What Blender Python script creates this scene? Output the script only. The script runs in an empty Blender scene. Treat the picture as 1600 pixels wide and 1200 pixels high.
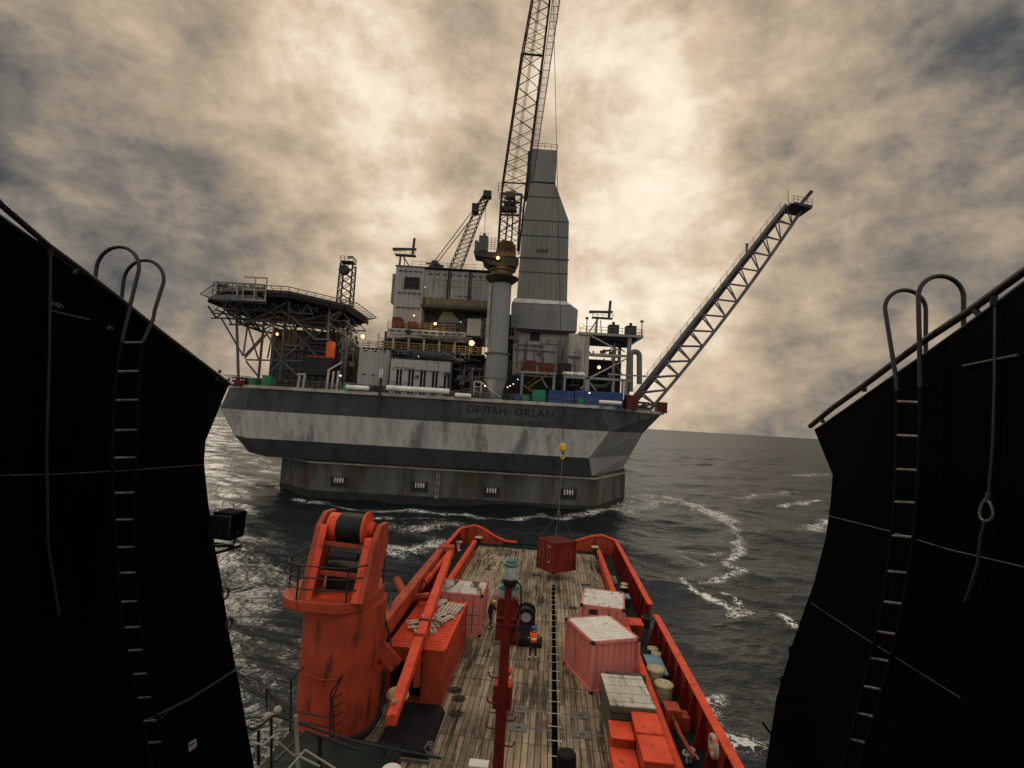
import bpy, bmesh, math, random
import numpy as np
from mathutils import Vector, Matrix

random.seed(7)
SC = bpy.context.scene
C = SC.collection
R = math.radians

# ------------------------------------------------------------------ camera
F, ROLL, PITCH, CAMZ = 800.0, R(3.4), math.atan(56.5 / 800), 16.0
fwd = np.array([0, math.cos(PITCH), math.sin(PITCH)])
up0 = np.array([0, -math.sin(PITCH), math.cos(PITCH)])
r0 = np.array([1.0, 0, 0])
rt = math.cos(ROLL) * r0 + math.sin(ROLL) * up0
upv = -math.sin(ROLL) * r0 + math.cos(ROLL) * up0
cd = bpy.data.cameras.new('camera')
cam = bpy.data.objects.new('camera', cd)
C.objects.link(cam)
cd.sensor_width = 36
cd.lens = 18
cd.clip_start = 0.05
cd.clip_end = 30000
m = Matrix.Identity(4)
for i in range(3):
    m[i][0], m[i][1], m[i][2] = rt[i], upv[i], -fwd[i]
m[2][3] = CAMZ
cam.matrix_world = m
SC.camera = cam

# ------------------------------------------------------------------ world
SUN_AZ, SUN_EL = R(-40), R(26)      # azimuth from +Y towards +X
w = bpy.data.worlds.new('World')
SC.world = w
w.use_nodes = True
nt = w.node_tree
nt.nodes.clear()
def N(t, tree=None, **kw):
    n = (tree or nt).nodes.new(t)
    for k, v in kw.items():
        setattr(n, k, v)
    return n
def L(a, b, tree=None):
    (tree or nt).links.new(a, b)
def math_n(tree, op, a, b=None, c=None, clamp=False):
    n = tree.nodes.new('ShaderNodeMath'); n.operation = op; n.use_clamp = clamp
    for i, v in enumerate((a, b, c)):
        if v is None: continue
        if isinstance(v, (int, float)): n.inputs[i].default_value = v
        else: tree.links.new(v, n.inputs[i])
    return n.outputs[0]
def ramp(tree, fac, stops):
    n = tree.nodes.new('ShaderNodeValToRGB')
    e = n.color_ramp.elements
    while len(e) < len(stops): e.new(0.5)
    for i, (p, c) in enumerate(stops):
        e[i].position = p
        e[i].color = (*c, 1) if len(c) == 3 else c
    tree.links.new(fac, n.inputs[0])
    return n.outputs[0]
def mixc(tree, fac, a, b, mode='MIX'):
    n = tree.nodes.new('ShaderNodeMix'); n.data_type = 'RGBA'; n.blend_type = mode
    if isinstance(fac, (int, float)): n.inputs[0].default_value = fac
    else: tree.links.new(fac, n.inputs[0])
    for i, v in ((6, a), (7, b)):
        if isinstance(v, tuple): n.inputs[i].default_value = (*v[:3], 1)
        else: tree.links.new(v, n.inputs[i])
    return n.outputs[2]

tc = N('ShaderNodeTexCoord')
sep = N('ShaderNodeSeparateXYZ'); L(tc.outputs['Generated'], sep.inputs[0])
X, Y, Z = sep.outputs
zc = math_n(nt, 'MAXIMUM', Z, 0.0)
zz = math_n(nt, 'ADD', zc, 0.55)
cu = math_n(nt, 'DIVIDE', X, zz)
cv = math_n(nt, 'DIVIDE', Y, zz)
comb = N('ShaderNodeCombineXYZ'); L(cu, comb.inputs[0]); L(cv, comb.inputs[1])
def wnoise(scale, detail, rough, dist, off, flat=True):
    mp = N('ShaderNodeMapping'); L(comb.outputs[0] if flat else tc.outputs['Generated'], mp.inputs[0]); mp.inputs[1].default_value = off
    if not flat: mp.inputs[3].default_value = (1, 1, 1.45)
    n = N('ShaderNodeTexNoise'); L(mp.outputs[0], n.inputs['Vector'])
    n.inputs['Scale'].default_value = scale; n.inputs['Detail'].default_value = detail
    n.inputs['Roughness'].default_value = rough; n.inputs['Distortion'].default_value = dist
    return n.outputs[0]
n1 = wnoise(2.6, 9, 0.55, 0.3, (14.06, -9.18, 6.56), False)
n2 = wnoise(6.0, 10, 0.60, 0.1, (1.7, 2.2, 5.0), False)
n3 = wnoise(19, 8, 0.64, 0.1, (4.7, 1.2, 2.0), False)
def dirdot(v):
    d = N('ShaderNodeVectorMath', operation='DOT_PRODUCT'); L(tc.outputs['Generated'], d.inputs[0])
    v = Vector(v).normalized(); d.inputs[1].default_value = v
    return d.outputs['Value']
def pxdir(px, py): return tuple(fwd + (px - 800) / F * rt + (600 - py) / F * upv)
def glow(px, py, a, b):     # 0 at cos a .. 1 at cos b
    n = N('ShaderNodeMapRange'); n.interpolation_type = 'SMOOTHSTEP'
    L(dirdot(pxdir(px, py)), n.inputs[0])
    n.inputs[1].default_value = math.cos(R(a)); n.inputs[2].default_value = math.cos(R(b))
    return n.outputs[0]
g1 = glow(740, 190, 50, 3)          # the bright patch of thin cloud the sun sits behind
g2 = glow(1300, 300, 34, 3)
g3 = glow(330, 190, 28, 2)
g4 = glow(560, 620, 30, 2)
def mrange(src, a0, a1, smooth=True):
    n = N('ShaderNodeMapRange'); n.interpolation_type = 'SMOOTHSTEP' if smooth else 'LINEAR'
    L(src, n.inputs[0]); n.inputs[1].default_value = a0; n.inputs[2].default_value = a1; return n.outputs[0]
back = mrange(Y, 0.25, -0.5)
high = mrange(Z, 0.66, 0.92)
low = mrange(Z, 0.20, 0.0)
d1 = glow(-60, 60, 33, 0); d2 = glow(1640, 40, 33, 0); d3 = glow(420, 560, 22, 2); d4 = glow(1180, 470, 22, 2)
v = math_n(nt, 'MULTIPLY_ADD', n1, 0.95, -0.645)
v = math_n(nt, 'MULTIPLY_ADD', n2, 0.78, v)
v = math_n(nt, 'MULTIPLY_ADD', n3, 0.34, v)
for g_, k_ in ((g1, .30), (g2, .20), (g3, .15), (low, -.02), (d1, -.46), (d2, -.38), (d3, -.12), (d4, -.06), (back, .46), (high, .56)):
    v = math_n(nt, 'MULTIPLY_ADD', g_, k_, v)
cloud = ramp(nt, v, [(0.0, (0.040, 0.052, 0.066)), (0.14, (0.088, 0.094, 0.098)), (0.28, (0.20, 0.180, 0.158)),
                     (0.48, (0.44, 0.345, 0.250)), (0.66, (0.68, 0.53, 0.375)), (0.84, (0.93, 0.79, 0.61)), (1.0, (1.05, 0.94, 0.77))])
# a little of the clear sky between the clouds
sky = N('ShaderNodeTexSky', sky_type='NISHITA'); sky.sun_disc = False
sky.sun_elevation = SUN_EL; sky.sun_rotation = SUN_AZ
skyd = mixc(nt, 1.0, sky.outputs[0], (0.08, 0.08, 0.08), 'MULTIPLY')
gap = math_n(nt, 'MULTIPLY', ramp(nt, n2, [(0.0, (1, 1, 1)), (0.36, (0, 0, 0))]), 0.25)
cool = math_n(nt, 'MULTIPLY', math_n(nt, 'MAXIMUM', back, high), 0.85)
greyc = ramp(nt, v, [(0.0, (0.07, 0.085, 0.10)), (0.5, (0.40, 0.41, 0.41)), (1.0, (0.98, 0.98, 0.94))])
col = mixc(nt, gap, mixc(nt, cool, cloud, greyc), skyd)
bg = N('ShaderNodeBackground'); L(col, bg.inputs[0]); bg.inputs[1].default_value = 1.0
out = N('ShaderNodeOutputWorld'); L(bg.outputs[0], out.inputs[0])

sl = bpy.data.lights.new('sun', 'SUN'); sl.energy = 0.75; sl.angle = R(18); sl.color = (1.0, 0.80, 0.58)
so = bpy.data.objects.new('sun', sl); C.objects.link(so)
sd = Vector((math.sin(SUN_AZ) * math.cos(SUN_EL), math.cos(SUN_AZ) * math.cos(SUN_EL), math.sin(SUN_EL)))
so.rotation_euler = sd.to_track_quat('Z', 'Y').to_euler()
so.location = (0, 0, 80)

SC.view_settings.view_transform = 'Standard'
SC.view_settings.look = 'None'
SC.view_settings.exposure = 0.0
SC.view_settings.gamma = 1.0

# ------------------------------------------------------------------ measuring from the photograph
SY = R(4.7)                                        # the vessel lies a little to the right of straight ahead
AX = np.array([math.cos(SY), -math.sin(SY), 0.0])
AV = np.array([math.sin(SY), math.cos(SY), 0.0])
def ray(px, py): return fwd + (px - 800) / F * rt + (600 - py) / F * upv
def W(px, py, Yd):                                 # world point at distance Yd
    d = ray(px, py); p = d * (Yd / d[1]); return np.array([p[0], Yd, CAMZ + p[2]])
def WZ(px, py, z):
    d = ray(px, py); p = d * ((z - CAMZ) / d[2]); return np.array([p[0], p[1], z])
def S(px, py, z):                                  # vessel coordinates at height z
    p = WZ(px, py, z); return np.array([p @ AX, p @ AV, z])
def SU(px, py, u):                                 # vessel coordinates on the vertical plane u
    d = ray(px, py); p = d * (u / (d @ AX)); return np.array([u, p @ AV, CAMZ + p[2]])
def SV(px, py, v):
    d = ray(px, py); p = d * (v / (d @ AV)); return np.array([p @ AX, v, CAMZ + p[2]])

# ------------------------------------------------------------------ materials
def mat(name, c1, c2=None, scale=1.0, rough=0.6, metal=0.0, stretch=(1, 1, 1), lo=0.4, hi=0.65, c3=None, lo3=0.6, hi3=0.72,
        scale3=None, stretch3=None, bump=0.0, bscale=20.0, detail=6, spec=0.22):
    mt = bpy.data.materials.new(name); mt.use_nodes = True
    t = mt.node_tree; b = t.nodes['Principled BSDF']
    b.inputs['Roughness'].default_value = rough; b.inputs['Metallic'].default_value = metal
    b.inputs['Specular IOR Level'].default_value = spec
    b.inputs['Base Color'].default_value = (*c1, 1)
    tcn = t.nodes.new('ShaderNodeTexCoord')
    def nz(sc, st, det, off=0.0):
        mp = t.nodes.new('ShaderNodeMapping'); t.links.new(tcn.outputs['Object'], mp.inputs[0])
        mp.inputs['Scale'].default_value = st; mp.inputs['Location'].default_value = (off, off * 1.3, off * 0.7)
        n = t.nodes.new('ShaderNodeTexNoise'); t.links.new(mp.outputs[0], n.inputs['Vector'])
        n.inputs['Scale'].default_value = sc; n.inputs['Detail'].default_value = det; n.inputs['Roughness'].default_value = 0.6
        return n.outputs[0]
    if c2 is not None:
        f = ramp(t, nz(scale, stretch, detail), [(lo, (0, 0, 0)), (hi, (1, 1, 1))])
        col = mixc(t, f, c1, c2)
        if c3 is not None:
            f3 = ramp(t, nz(scale3 or scale * 2.3, stretch3 or stretch, detail, 11.3), [(lo3, (0, 0, 0)), (hi3, (1, 1, 1))])
            col = mixc(t, f3, col, c3)
        t.links.new(col, b.inputs['Base Color'])
        rr = math_n(t, 'MULTIPLY_ADD', f, 0.18, rough - 0.06)
        t.links.new(rr, b.inputs['Roughness'])
    if bump:
        bn = t.nodes.new('ShaderNodeBump'); bn.inputs['Strength'].default_value = bump; bn.inputs['Distance'].default_value = 0.02
        t.links.new(nz(bscale, (1, 1, 1), 4, 3.0), bn.inputs['Height'])
        t.links.new(bn.outputs[0], b.inputs['Normal'])
    return mt
def emit(name, col, s):
    mt = bpy.data.materials.new(name); mt.use_nodes = True
    b = mt.node_tree.nodes['Principled BSDF']
    b.inputs['Base Color'].default_value = (*col, 1); b.inputs['Emission Color'].default_value = (*col, 1); b.inputs['Emission Strength'].default_value = s
    return mt

M = {}
M['red'] = mat('red_paint', (0.40, 0.058, 0.021), (0.25, 0.034, 0.015), 0.8, 0.55, lo=.35, hi=.7, c3=(0.07, 0.022, 0.013), scale3=1.9, stretch3=(1, 1, .22), lo3=0.56, hi3=0.68, bump=0.15)
M['redbright'] = mat('bright_red_paint', (0.70, 0.070, 0.022), (0.50, 0.048, 0.018), 1.3, 0.5, lo=.35, hi=.7, c3=(0.12, 0.03, 0.018), scale3=3.0, lo3=0.58, hi3=0.70, bump=0.1)
M['reddark'] = mat('dark_red_paint', (0.20, 0.017, 0.011), (0.11, 0.011, 0.008), 1.0, 0.5, c3=(0.03, 0.01, 0.008), lo3=0.58, hi3=0.72)
M['pink'] = mat('faded_red_container_paint', (0.62, 0.205, 0.165), (0.50, 0.15, 0.118), 0.8, 0.6, stretch=(1, 1, .3), c3=(0.17, 0.042, 0.03), scale3=2.2, stretch3=(1, 1, .25), lo3=0.57, hi3=0.70)
M['roofwhite'] = mat('dirty_white_roof_paint', (0.72, 0.66, 0.58), (0.58, 0.51, 0.43), 0.9, 0.6, c3=(0.20, 0.15, 0.11), scale3=2.6, lo3=0.62, hi3=0.70)
M['rooffoul'] = mat('stained_white_roof_paint', (0.60, 0.55, 0.48), (0.42, 0.37, 0.30), 0.9, 0.6, c3=(0.06, 0.05, 0.035), scale3=1.0, stretch3=(2.2, .5, 1), lo3=0.48, hi3=0.58)
M['roofspot'] = mat('chipped_white_roof_paint', (0.66, 0.60, 0.53), (0.55, 0.49, 0.42), 0.9, 0.6, c3=(0.10, 0.075, 0.06), scale3=3.2, lo3=0.585, hi3=0.62)
M['black'] = mat('black_funnel_paint', (0.0007, 0.0008, 0.0010), (0.0022, 0.0026, 0.0034), 0.7, 0.7, stretch=(1, 1, .3), spec=0.015, c3=(0.0032, 0.003, 0.003), scale3=1.6, stretch3=(1, 1, .18), lo3=0.62, hi3=0.75, bump=0.25, bscale=3)
M['blacksteel'] = mat('black_steel', (0.010, 0.010, 0.010), (0.02, 0.018, 0.016), 3.0, 0.45, spec=0.3)
M['stile'] = mat('ladder_stile_paint', (0.0022, 0.0022, 0.0025), (0.0045, 0.0045, 0.0045), 3.0, 0.6, spec=0.06)
M['rung'] = mat('mottled_rung_steel', (0.03, 0.03, 0.03), (0.16, 0.15, 0.14), 9.0, 0.4, spec=0.5)  # dark steel mottled with paler patches
M['seam'] = mat('weld_seam', (0.008, 0.008, 0.008), (0.07, 0.066, 0.06), 5.0, 0.5, spec=0.3)
M['wire'] = mat('wire_rope', (0.014, 0.014, 0.014), rough=0.5)
M['concwhite'] = mat('streaked_white_concrete', (0.45, 0.425, 0.38), (0.29, 0.275, 0.25), 0.75, 0.85, stretch=(1, 1, .06), lo=.38, hi=.72, c3=(0.17, 0.166, 0.16), scale3=0.34, stretch3=(1, 1, .16), lo3=0.565, hi3=0.655, bump=0.2, bscale=3)
M['concdark'] = mat('dark_grey_concrete', (0.066, 0.067, 0.068), (0.046, 0.046, 0.047), 0.3, 0.8, stretch=(1, 1, .2), c3=(0.028, 0.028, 0.028), scale3=0.35, stretch3=(1, 1, .1), lo3=0.56, hi3=0.70)
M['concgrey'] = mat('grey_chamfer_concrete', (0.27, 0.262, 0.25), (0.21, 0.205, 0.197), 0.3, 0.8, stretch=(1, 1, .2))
M['caisson'] = mat('fouled_concrete', (0.105, 0.101, 0.090), (0.040, 0.039, 0.035), 0.25, 0.85, stretch=(1, 1, .3), c3=(0.06, 0.036, 0.018), scale3=0.45, stretch3=(1, 1, .15), lo3=0.55, hi3=0.7, bump=0.3, bscale=2.5)
M['rim'] = mat('pale_edge_concrete', (0.36, 0.325, 0.275), (0.22, 0.19, 0.155), 0.5, 0.8)
M['tidal'] = mat('weed_band', (0.012, 0.012, 0.010), (0.028, 0.026, 0.02), 0.6, 0.6)
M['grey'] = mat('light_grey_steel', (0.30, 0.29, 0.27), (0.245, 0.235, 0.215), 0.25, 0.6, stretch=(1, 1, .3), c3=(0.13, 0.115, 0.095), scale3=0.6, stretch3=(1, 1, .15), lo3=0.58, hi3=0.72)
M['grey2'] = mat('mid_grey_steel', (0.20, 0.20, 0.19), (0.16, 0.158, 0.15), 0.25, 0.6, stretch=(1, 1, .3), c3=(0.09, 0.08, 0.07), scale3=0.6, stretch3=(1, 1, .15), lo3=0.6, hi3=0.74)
M['olive'] = mat('grey_green_cladding', (0.158, 0.155, 0.134), (0.132, 0.130, 0.113), 0.2, 0.6, stretch=(1, 1, .3), c3=(0.075, 0.073, 0.063), scale3=0.5, stretch3=(1, 1, .15), lo3=0.6, hi3=0.75)
M['dgrey'] = mat('dark_grey_steel', (0.042, 0.042, 0.042), (0.033, 0.033, 0.032), 0.5, 0.6)
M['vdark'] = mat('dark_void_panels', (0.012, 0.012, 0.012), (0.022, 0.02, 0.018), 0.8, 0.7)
M['truss'] = mat('grey_truss_paint', (0.115, 0.115, 0.112), (0.08, 0.078, 0.073), 0.5, 0.55)
M['lattice'] = mat('dark_lattice_paint', (0.022, 0.021, 0.020), (0.035, 0.03, 0.025), 0.7, 0.55)
M['white'] = mat('white_paint', (0.70, 0.66, 0.58), (0.52, 0.47, 0.40), 0.7, 0.55)
M['yellow'] = mat('yellow_rail_paint', (0.24, 0.155, 0.04), (0.15, 0.095, 0.028), 1.0, 0.55)
M['amber'] = mat('weathered_amber_paint', (0.115, 0.065, 0.020), (0.07, 0.04, 0.014), 0.7, 0.55)
M['screen'] = mat('dull_khaki_screen', (0.13, 0.11, 0.075), (0.095, 0.08, 0.055), 0.8, 0.6)
M['hookyellow'] = mat('hook_block_yellow', (0.72, 0.42, 0.04), (0.50, 0.27, 0.03), 1.2, 0.5)
M['blue'] = mat('blue_container_paint', (0.022, 0.055, 0.17), (0.017, 0.04, 0.12), 0.8, 0.5)
M['green'] = mat('green_skip_paint', (0.02, 0.20, 0.10), (0.015, 0.13, 0.07), 0.8, 0.55)
M['rustred'] = mat('rust_red_paint', (0.11, 0.013, 0.010), (0.06, 0.010, 0.008), 0.8, 0.6)
M['orange'] = mat('orange_fabric', (0.62, 0.10, 0.02), (0.5, 0.075, 0.018), 1.5, 0.6)
M['greendeck'] = mat('green_deck_paint', (0.010, 0.020, 0.015), (0.006, 0.011, 0.009), 1.0, 0.65, spec=0.15)
M['tarp'] = mat('black_tarpaulin', (0.007, 0.007, 0.007), (0.012, 0.012, 0.012), 1.5, 0.6, bump=0.6, bscale=5, spec=0.1)
M['rubber'] = mat('black_rubber', (0.011, 0.011, 0.012), (0.02, 0.02, 0.02), 3, 0.45, bump=0.3, bscale=25)
M['palewood'] = mat('weathered_grey_timber', (0.50, 0.45, 0.36), (0.33, 0.29, 0.22), 2.0, 0.8, stretch=(1, .2, 1), c3=(0.09, 0.075, 0.055), lo3=0.58, hi3=0.72, scale3=3)
M['cratewood'] = mat('dark_crate_timber', (0.10, 0.085, 0.062), (0.06, 0.05, 0.038), 2.0, 0.8, stretch=(1, .3, 1))
M['cream'] = mat('cream_plastic', (0.52, 0.43, 0.24), (0.40, 0.32, 0.17), 2, 0.5, c3=(.12, .09, .05), scale3=11, lo3=.56, hi3=.62)
M['ltblue'] = mat('pale_blue_lid', (0.16, 0.27, 0.33), (0.12, 0.20, 0.25), 1.5, 0.5)
M['glass'] = mat('lamp_glass', (0.42, 0.45, 0.42), (0.30, 0.34, 0.33), 6, 0.15, spec=0.6)
M['teal'] = mat('teal_lamp_cap', (0.10, 0.19, 0.16), (0.07, 0.13, 0.115), 5, 0.4)
M['steel'] = mat('worn_deck_steel', (0.17, 0.155, 0.135), (0.10, 0.09, 0.08), 2, 0.45, metal=0.3, c3=(.05, .04, .03))
M['marking'] = mat('white_tick_paint', (0.62, 0.58, 0.50), (0.42, 0.38, 0.32), 3.0, 0.6)
M['navy'] = mat('navy_workwear', (0.014, 0.015, 0.022), (0.02, 0.021, 0.028), 8, 0.85)
M['skin'] = mat('skin', (0.38, 0.22, 0.15), rough=0.55)
M['vest'] = mat('orange_vest', (0.95, 0.13, 0.02), (0.8, 0.10, 0.02), 6, 0.7)
M['reflect'] = mat('reflective_band', (0.75, 0.74, 0.68), rough=0.4)
M['bluehat'] = mat('blue_helmet', (0.03, 0.10, 0.30), rough=0.35)
M['yellowhat'] = mat('yellow_helmet', (0.65, 0.36, 0.05), rough=0.35)
M['lamp'] = emit('lit_warm_lamp', (1.0, 0.80, 0.50), 2.2)
M['lamphalo'] = emit('lamp_halo_glow', (1.0, 0.42, 0.10), 0.9)  # glowing colour that imitates the orange halo around a lit lamp
M['lampw'] = emit('lit_white_lamp', (1.0, 0.90, 0.74), 1.6)
M['fire'] = mat('window_glass_dark', (0.01, 0.012, 0.014), rough=0.15, spec=0.6)

# ------------------------------------------------------------------ mesh builder
class MB:
    def __init__(s): s.v = []; s.f = []
    def add(s, vs, fs):
        o = len(s.v); s.v += [tuple(float(c) for c in p) for p in vs]; s.f += [tuple(i + o for i in f) for f in fs]; return s
    def box(s, x0, x1, y0, y1, z0, z1):
        return s.add([(x0, y0, z0), (x1, y0, z0), (x1, y1, z0), (x0, y1, z0), (x0, y0, z1), (x1, y0, z1), (x1, y1, z1), (x0, y1, z1)],
                     [(0, 3, 2, 1), (4, 5, 6, 7), (0, 1, 5, 4), (1, 2, 6, 5), (2, 3, 7, 6), (3, 0, 4, 7)])
    def beam(s, p, q, w, h, up=(0, 0, 1), w2=None, h2=None):
        p, q = Vector(p), Vector(q); d = (q - p).normalized(); upx = Vector(up)
        if abs(d.dot(upx)) > 0.97: upx = Vector((0, 1, 0))
        a = d.cross(upx).normalized(); b = a.cross(d)
        w2 = w if w2 is None else w2; h2 = h if h2 is None else h2
        vs = [p - a * w / 2 - b * h / 2, p + a * w / 2 - b * h / 2, p + a * w / 2 + b * h / 2, p - a * w / 2 + b * h / 2,
              q - a * w2 / 2 - b * h2 / 2, q + a * w2 / 2 - b * h2 / 2, q + a * w2 / 2 + b * h2 / 2, q - a * w2 / 2 + b * h2 / 2]
        return s.add(vs, [(0, 3, 2, 1), (4, 5, 6, 7), (0, 1, 5, 4), (1, 2, 6, 5), (2, 3, 7, 6), (3, 0, 4, 7)])
    def tube(s, p, q, r, r2=None, n=8):
        p, q = Vector(p), Vector(q); d = (q - p).normalized()
        t = Vector((0, 0, 1)) if abs(d.z) < 0.95 else Vector((1, 0, 0))
        a = d.cross(t).normalized(); b = d.cross(a); r2 = r if r2 is None else r2
        vs = []
        for c, rr in ((p, r), (q, r2)):
            for k in range(n):
                an = 2 * math.pi * k / n; vs.append(c + (a * math.cos(an) + b * math.sin(an)) * rr)
        fs = [(k, k + n, (k + 1) % n + n, (k + 1) % n) for k in range(n)] + [tuple(range(n)), tuple(range(2 * n - 1, n - 1, -1))]
        return s.add(vs, fs)
    def path(s, pts, r, n=8, closed=False):
        pts = [Vector(p) for p in pts]; k = len(pts); vs = []; prev = None
        for i, p in enumerate(pts):
            if closed: d = (pts[(i + 1) % k] - pts[i - 1]).normalized()
            else: d = (pts[min(i + 1, k - 1)] - pts[max(i - 1, 0)]).normalized()
            if prev is None:
                t = Vector((0, 0, 1)) if abs(d.z) < 0.9 else Vector((1, 0, 0)); a = d.cross(t).normalized()
            else: a = (prev - d * prev.dot(d)).normalized()
            prev = a; b = d.cross(a)
            for j in range(n):
                an = 2 * math.pi * j / n; vs.append(p + (a * math.cos(an) + b * math.sin(an)) * r)
        fs = []
        for i in range(k if closed else k - 1):
            i2 = (i + 1) % k
            fs += [(i * n + j, i * n + (j + 1) % n, i2 * n + (j + 1) % n, i2 * n + j) for j in range(n)]
        if not closed: fs += [tuple(range(n - 1, -1, -1)), tuple(range((k - 1) * n, k * n))]
        return s.add(vs, fs)
    def lathe(s, c, prof, n=24, axis=(0, 0, 1)):      # prof: (radius, height)
        c = Vector(c); d = Vector(axis).normalized()
        t = Vector((1, 0, 0)) if abs(d.x) < 0.9 else Vector((0, 1, 0)); a = d.cross(t).normalized(); b = d.cross(a)
        vs = []
        for r, h in prof:
            for k in range(n):
                an = 2 * math.pi * k / n; vs.append(c + d * h + (a * math.cos(an) + b * math.sin(an)) * r)
        fs = []
        for i in range(len(prof) - 1):
            fs += [(i * n + k, i * n + (k + 1) % n, (i + 1) * n + (k + 1) % n, (i + 1) * n + k) for k in range(n)]
        fs += [tuple(range(n - 1, -1, -1)), tuple(range((len(prof) - 1) * n, len(prof) * n))]
        return s.add(vs, fs)
    def prism(s, pts, vec):
        k = len(pts); vec = Vector(vec); a = [Vector(p) for p in pts]
        return s.add(a + [p + vec for p in a], [tuple(range(k - 1, -1, -1)), tuple(range(k, 2 * k))] + [(i, (i + 1) % k, (i + 1) % k + k, i + k) for i in range(k)])
    def ball(s, c, r, n=10, sz=1.0):
        return s.lathe(c, [(r * math.sin(math.pi * (i + .02) / (n + .04)) + 1e-4, -r * sz * math.cos(math.pi * i / n)) for i in range(n + 1)], 2 * n)
    def lattice(s, A, B, n, rc, rb, cross=True, faces=(0, 1, 2, 3)):
        A = [Vector(p) for p in A]; B = [Vector(p) for p in B]; k = len(A)
        for a, b in zip(A, B): s.tube(a, b, rc, n=6)
        for i in range(n):
            t0, t1 = i / n, (i + 1) / n
            P = [a.lerp(b, t0) for a, b in zip(A, B)]; Q = [a.lerp(b, t1) for a, b in zip(A, B)]
            for j in range(k):
                if j not in faces: continue
                j2 = (j + 1) % k
                if i % 2 == 0 or cross: s.tube(P[j], Q[j2], rb, n=4)
                if i % 2 == 1 or cross: s.tube(P[j2], Q[j], rb, n=4)
        return s
    def rail(s, pts, h=1.1, rails=3, step=1.6, r=0.03, up=(0, 0, 1)):
        up = Vector(up); pts = [Vector(p) for p in pts]
        for a, b in zip(pts, pts[1:]):
            for k in range(1, rails + 1): s.tube(a + up * h * k / rails, b + up * h * k / rails, r, n=5)
            m_ = max(1, int((b - a).length / step))
            for i in range(m_ + 1):
                p = a.lerp(b, i / m_); s.tube(p, p + up * h, r * 1.15, n=5)
        return s

WORLD = Matrix.Identity(4)
SHIP = Matrix.Rotation(-SY, 4, 'Z')
def mkobj(name, mb, mt, off=(0, 0, 0), bevel=0.0, smooth=False):
    me = bpy.data.meshes.new(name)
    me.from_pydata([(x - off[0], y - off[1], z - off[2]) for x, y, z in mb.v], [], mb.f)
    bm = bmesh.new(); bm.from_mesh(me); bmesh.ops.recalc_face_normals(bm, faces=bm.faces); bm.to_mesh(me); bm.free()
    me.materials.append(M[mt] if isinstance(mt, str) else mt)
    o = bpy.data.objects.new(name, me); C.objects.link(o)
    if smooth:
        me.shade_smooth()
        try: me.set_sharp_from_angle(angle=R(38))
        except Exception: pass
    if bevel:
        b = o.modifiers.new('edge', 'BEVEL'); b.width = bevel; b.segments = 2; b.limit_method = 'ANGLE'; b.angle_limit = R(40)
    return o
def tag(o, label=None, cat=None, group=None, kind=None):
    if label: o['label'] = label
    if cat: o['category'] = cat
    if group: o['group'] = group
    if kind: o['kind'] = kind
    return o
def setmat(o, fr, org, rz=0.0):
    o.matrix_world = fr @ Matrix.Translation(Vector([float(c) for c in org])) @ Matrix.Rotation(rz, 4, 'Z')
class T:
    """A thing: an Empty at its base; parts are given in the frame's own coordinates (local=True: about the base)."""
    def __init__(s, name, label, cat, org, fr=WORLD, rz=0.0, group=None, local=False):
        s.o = bpy.data.objects.new(name, None); C.objects.link(s.o); s.o.empty_display_size = 0.3
        s.org = (0, 0, 0) if local else tuple(org)
        setmat(s.o, fr, org, rz); tag(s.o, label, cat, group)
    def part(s, name, mb, mt, parent=None, label=None, **kw):
        o = mkobj(name, mb, mt, s.org, **kw); o.parent = parent or s.o
        if label: o['label'] = label
        return o
def solo(name, label, cat, mb, mt, org=(0, 0, 0), fr=WORLD, rz=0.0, group=None, local=False, kind=None, **kw):
    o = mkobj(name, mb, mt, (0, 0, 0) if local else org, **kw); setmat(o, fr, org, rz); return tag(o, label, cat, group, kind)
def copy_thing(o, fr, org, rz=0.0, label=None):
    c = o.copy(); C.objects.link(c); setmat(c, fr, org, rz)
    if label: c['label'] = label
    def rec(src, dst):
        for ch in list(src.children):
            d = ch.copy(); C.objects.link(d); d.parent = dst; rec(ch, d)
    rec(o, c); return c
def lerp(a, b, t): return tuple(np.array(a, float) * (1 - t) + np.array(b, float) * t)

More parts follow.
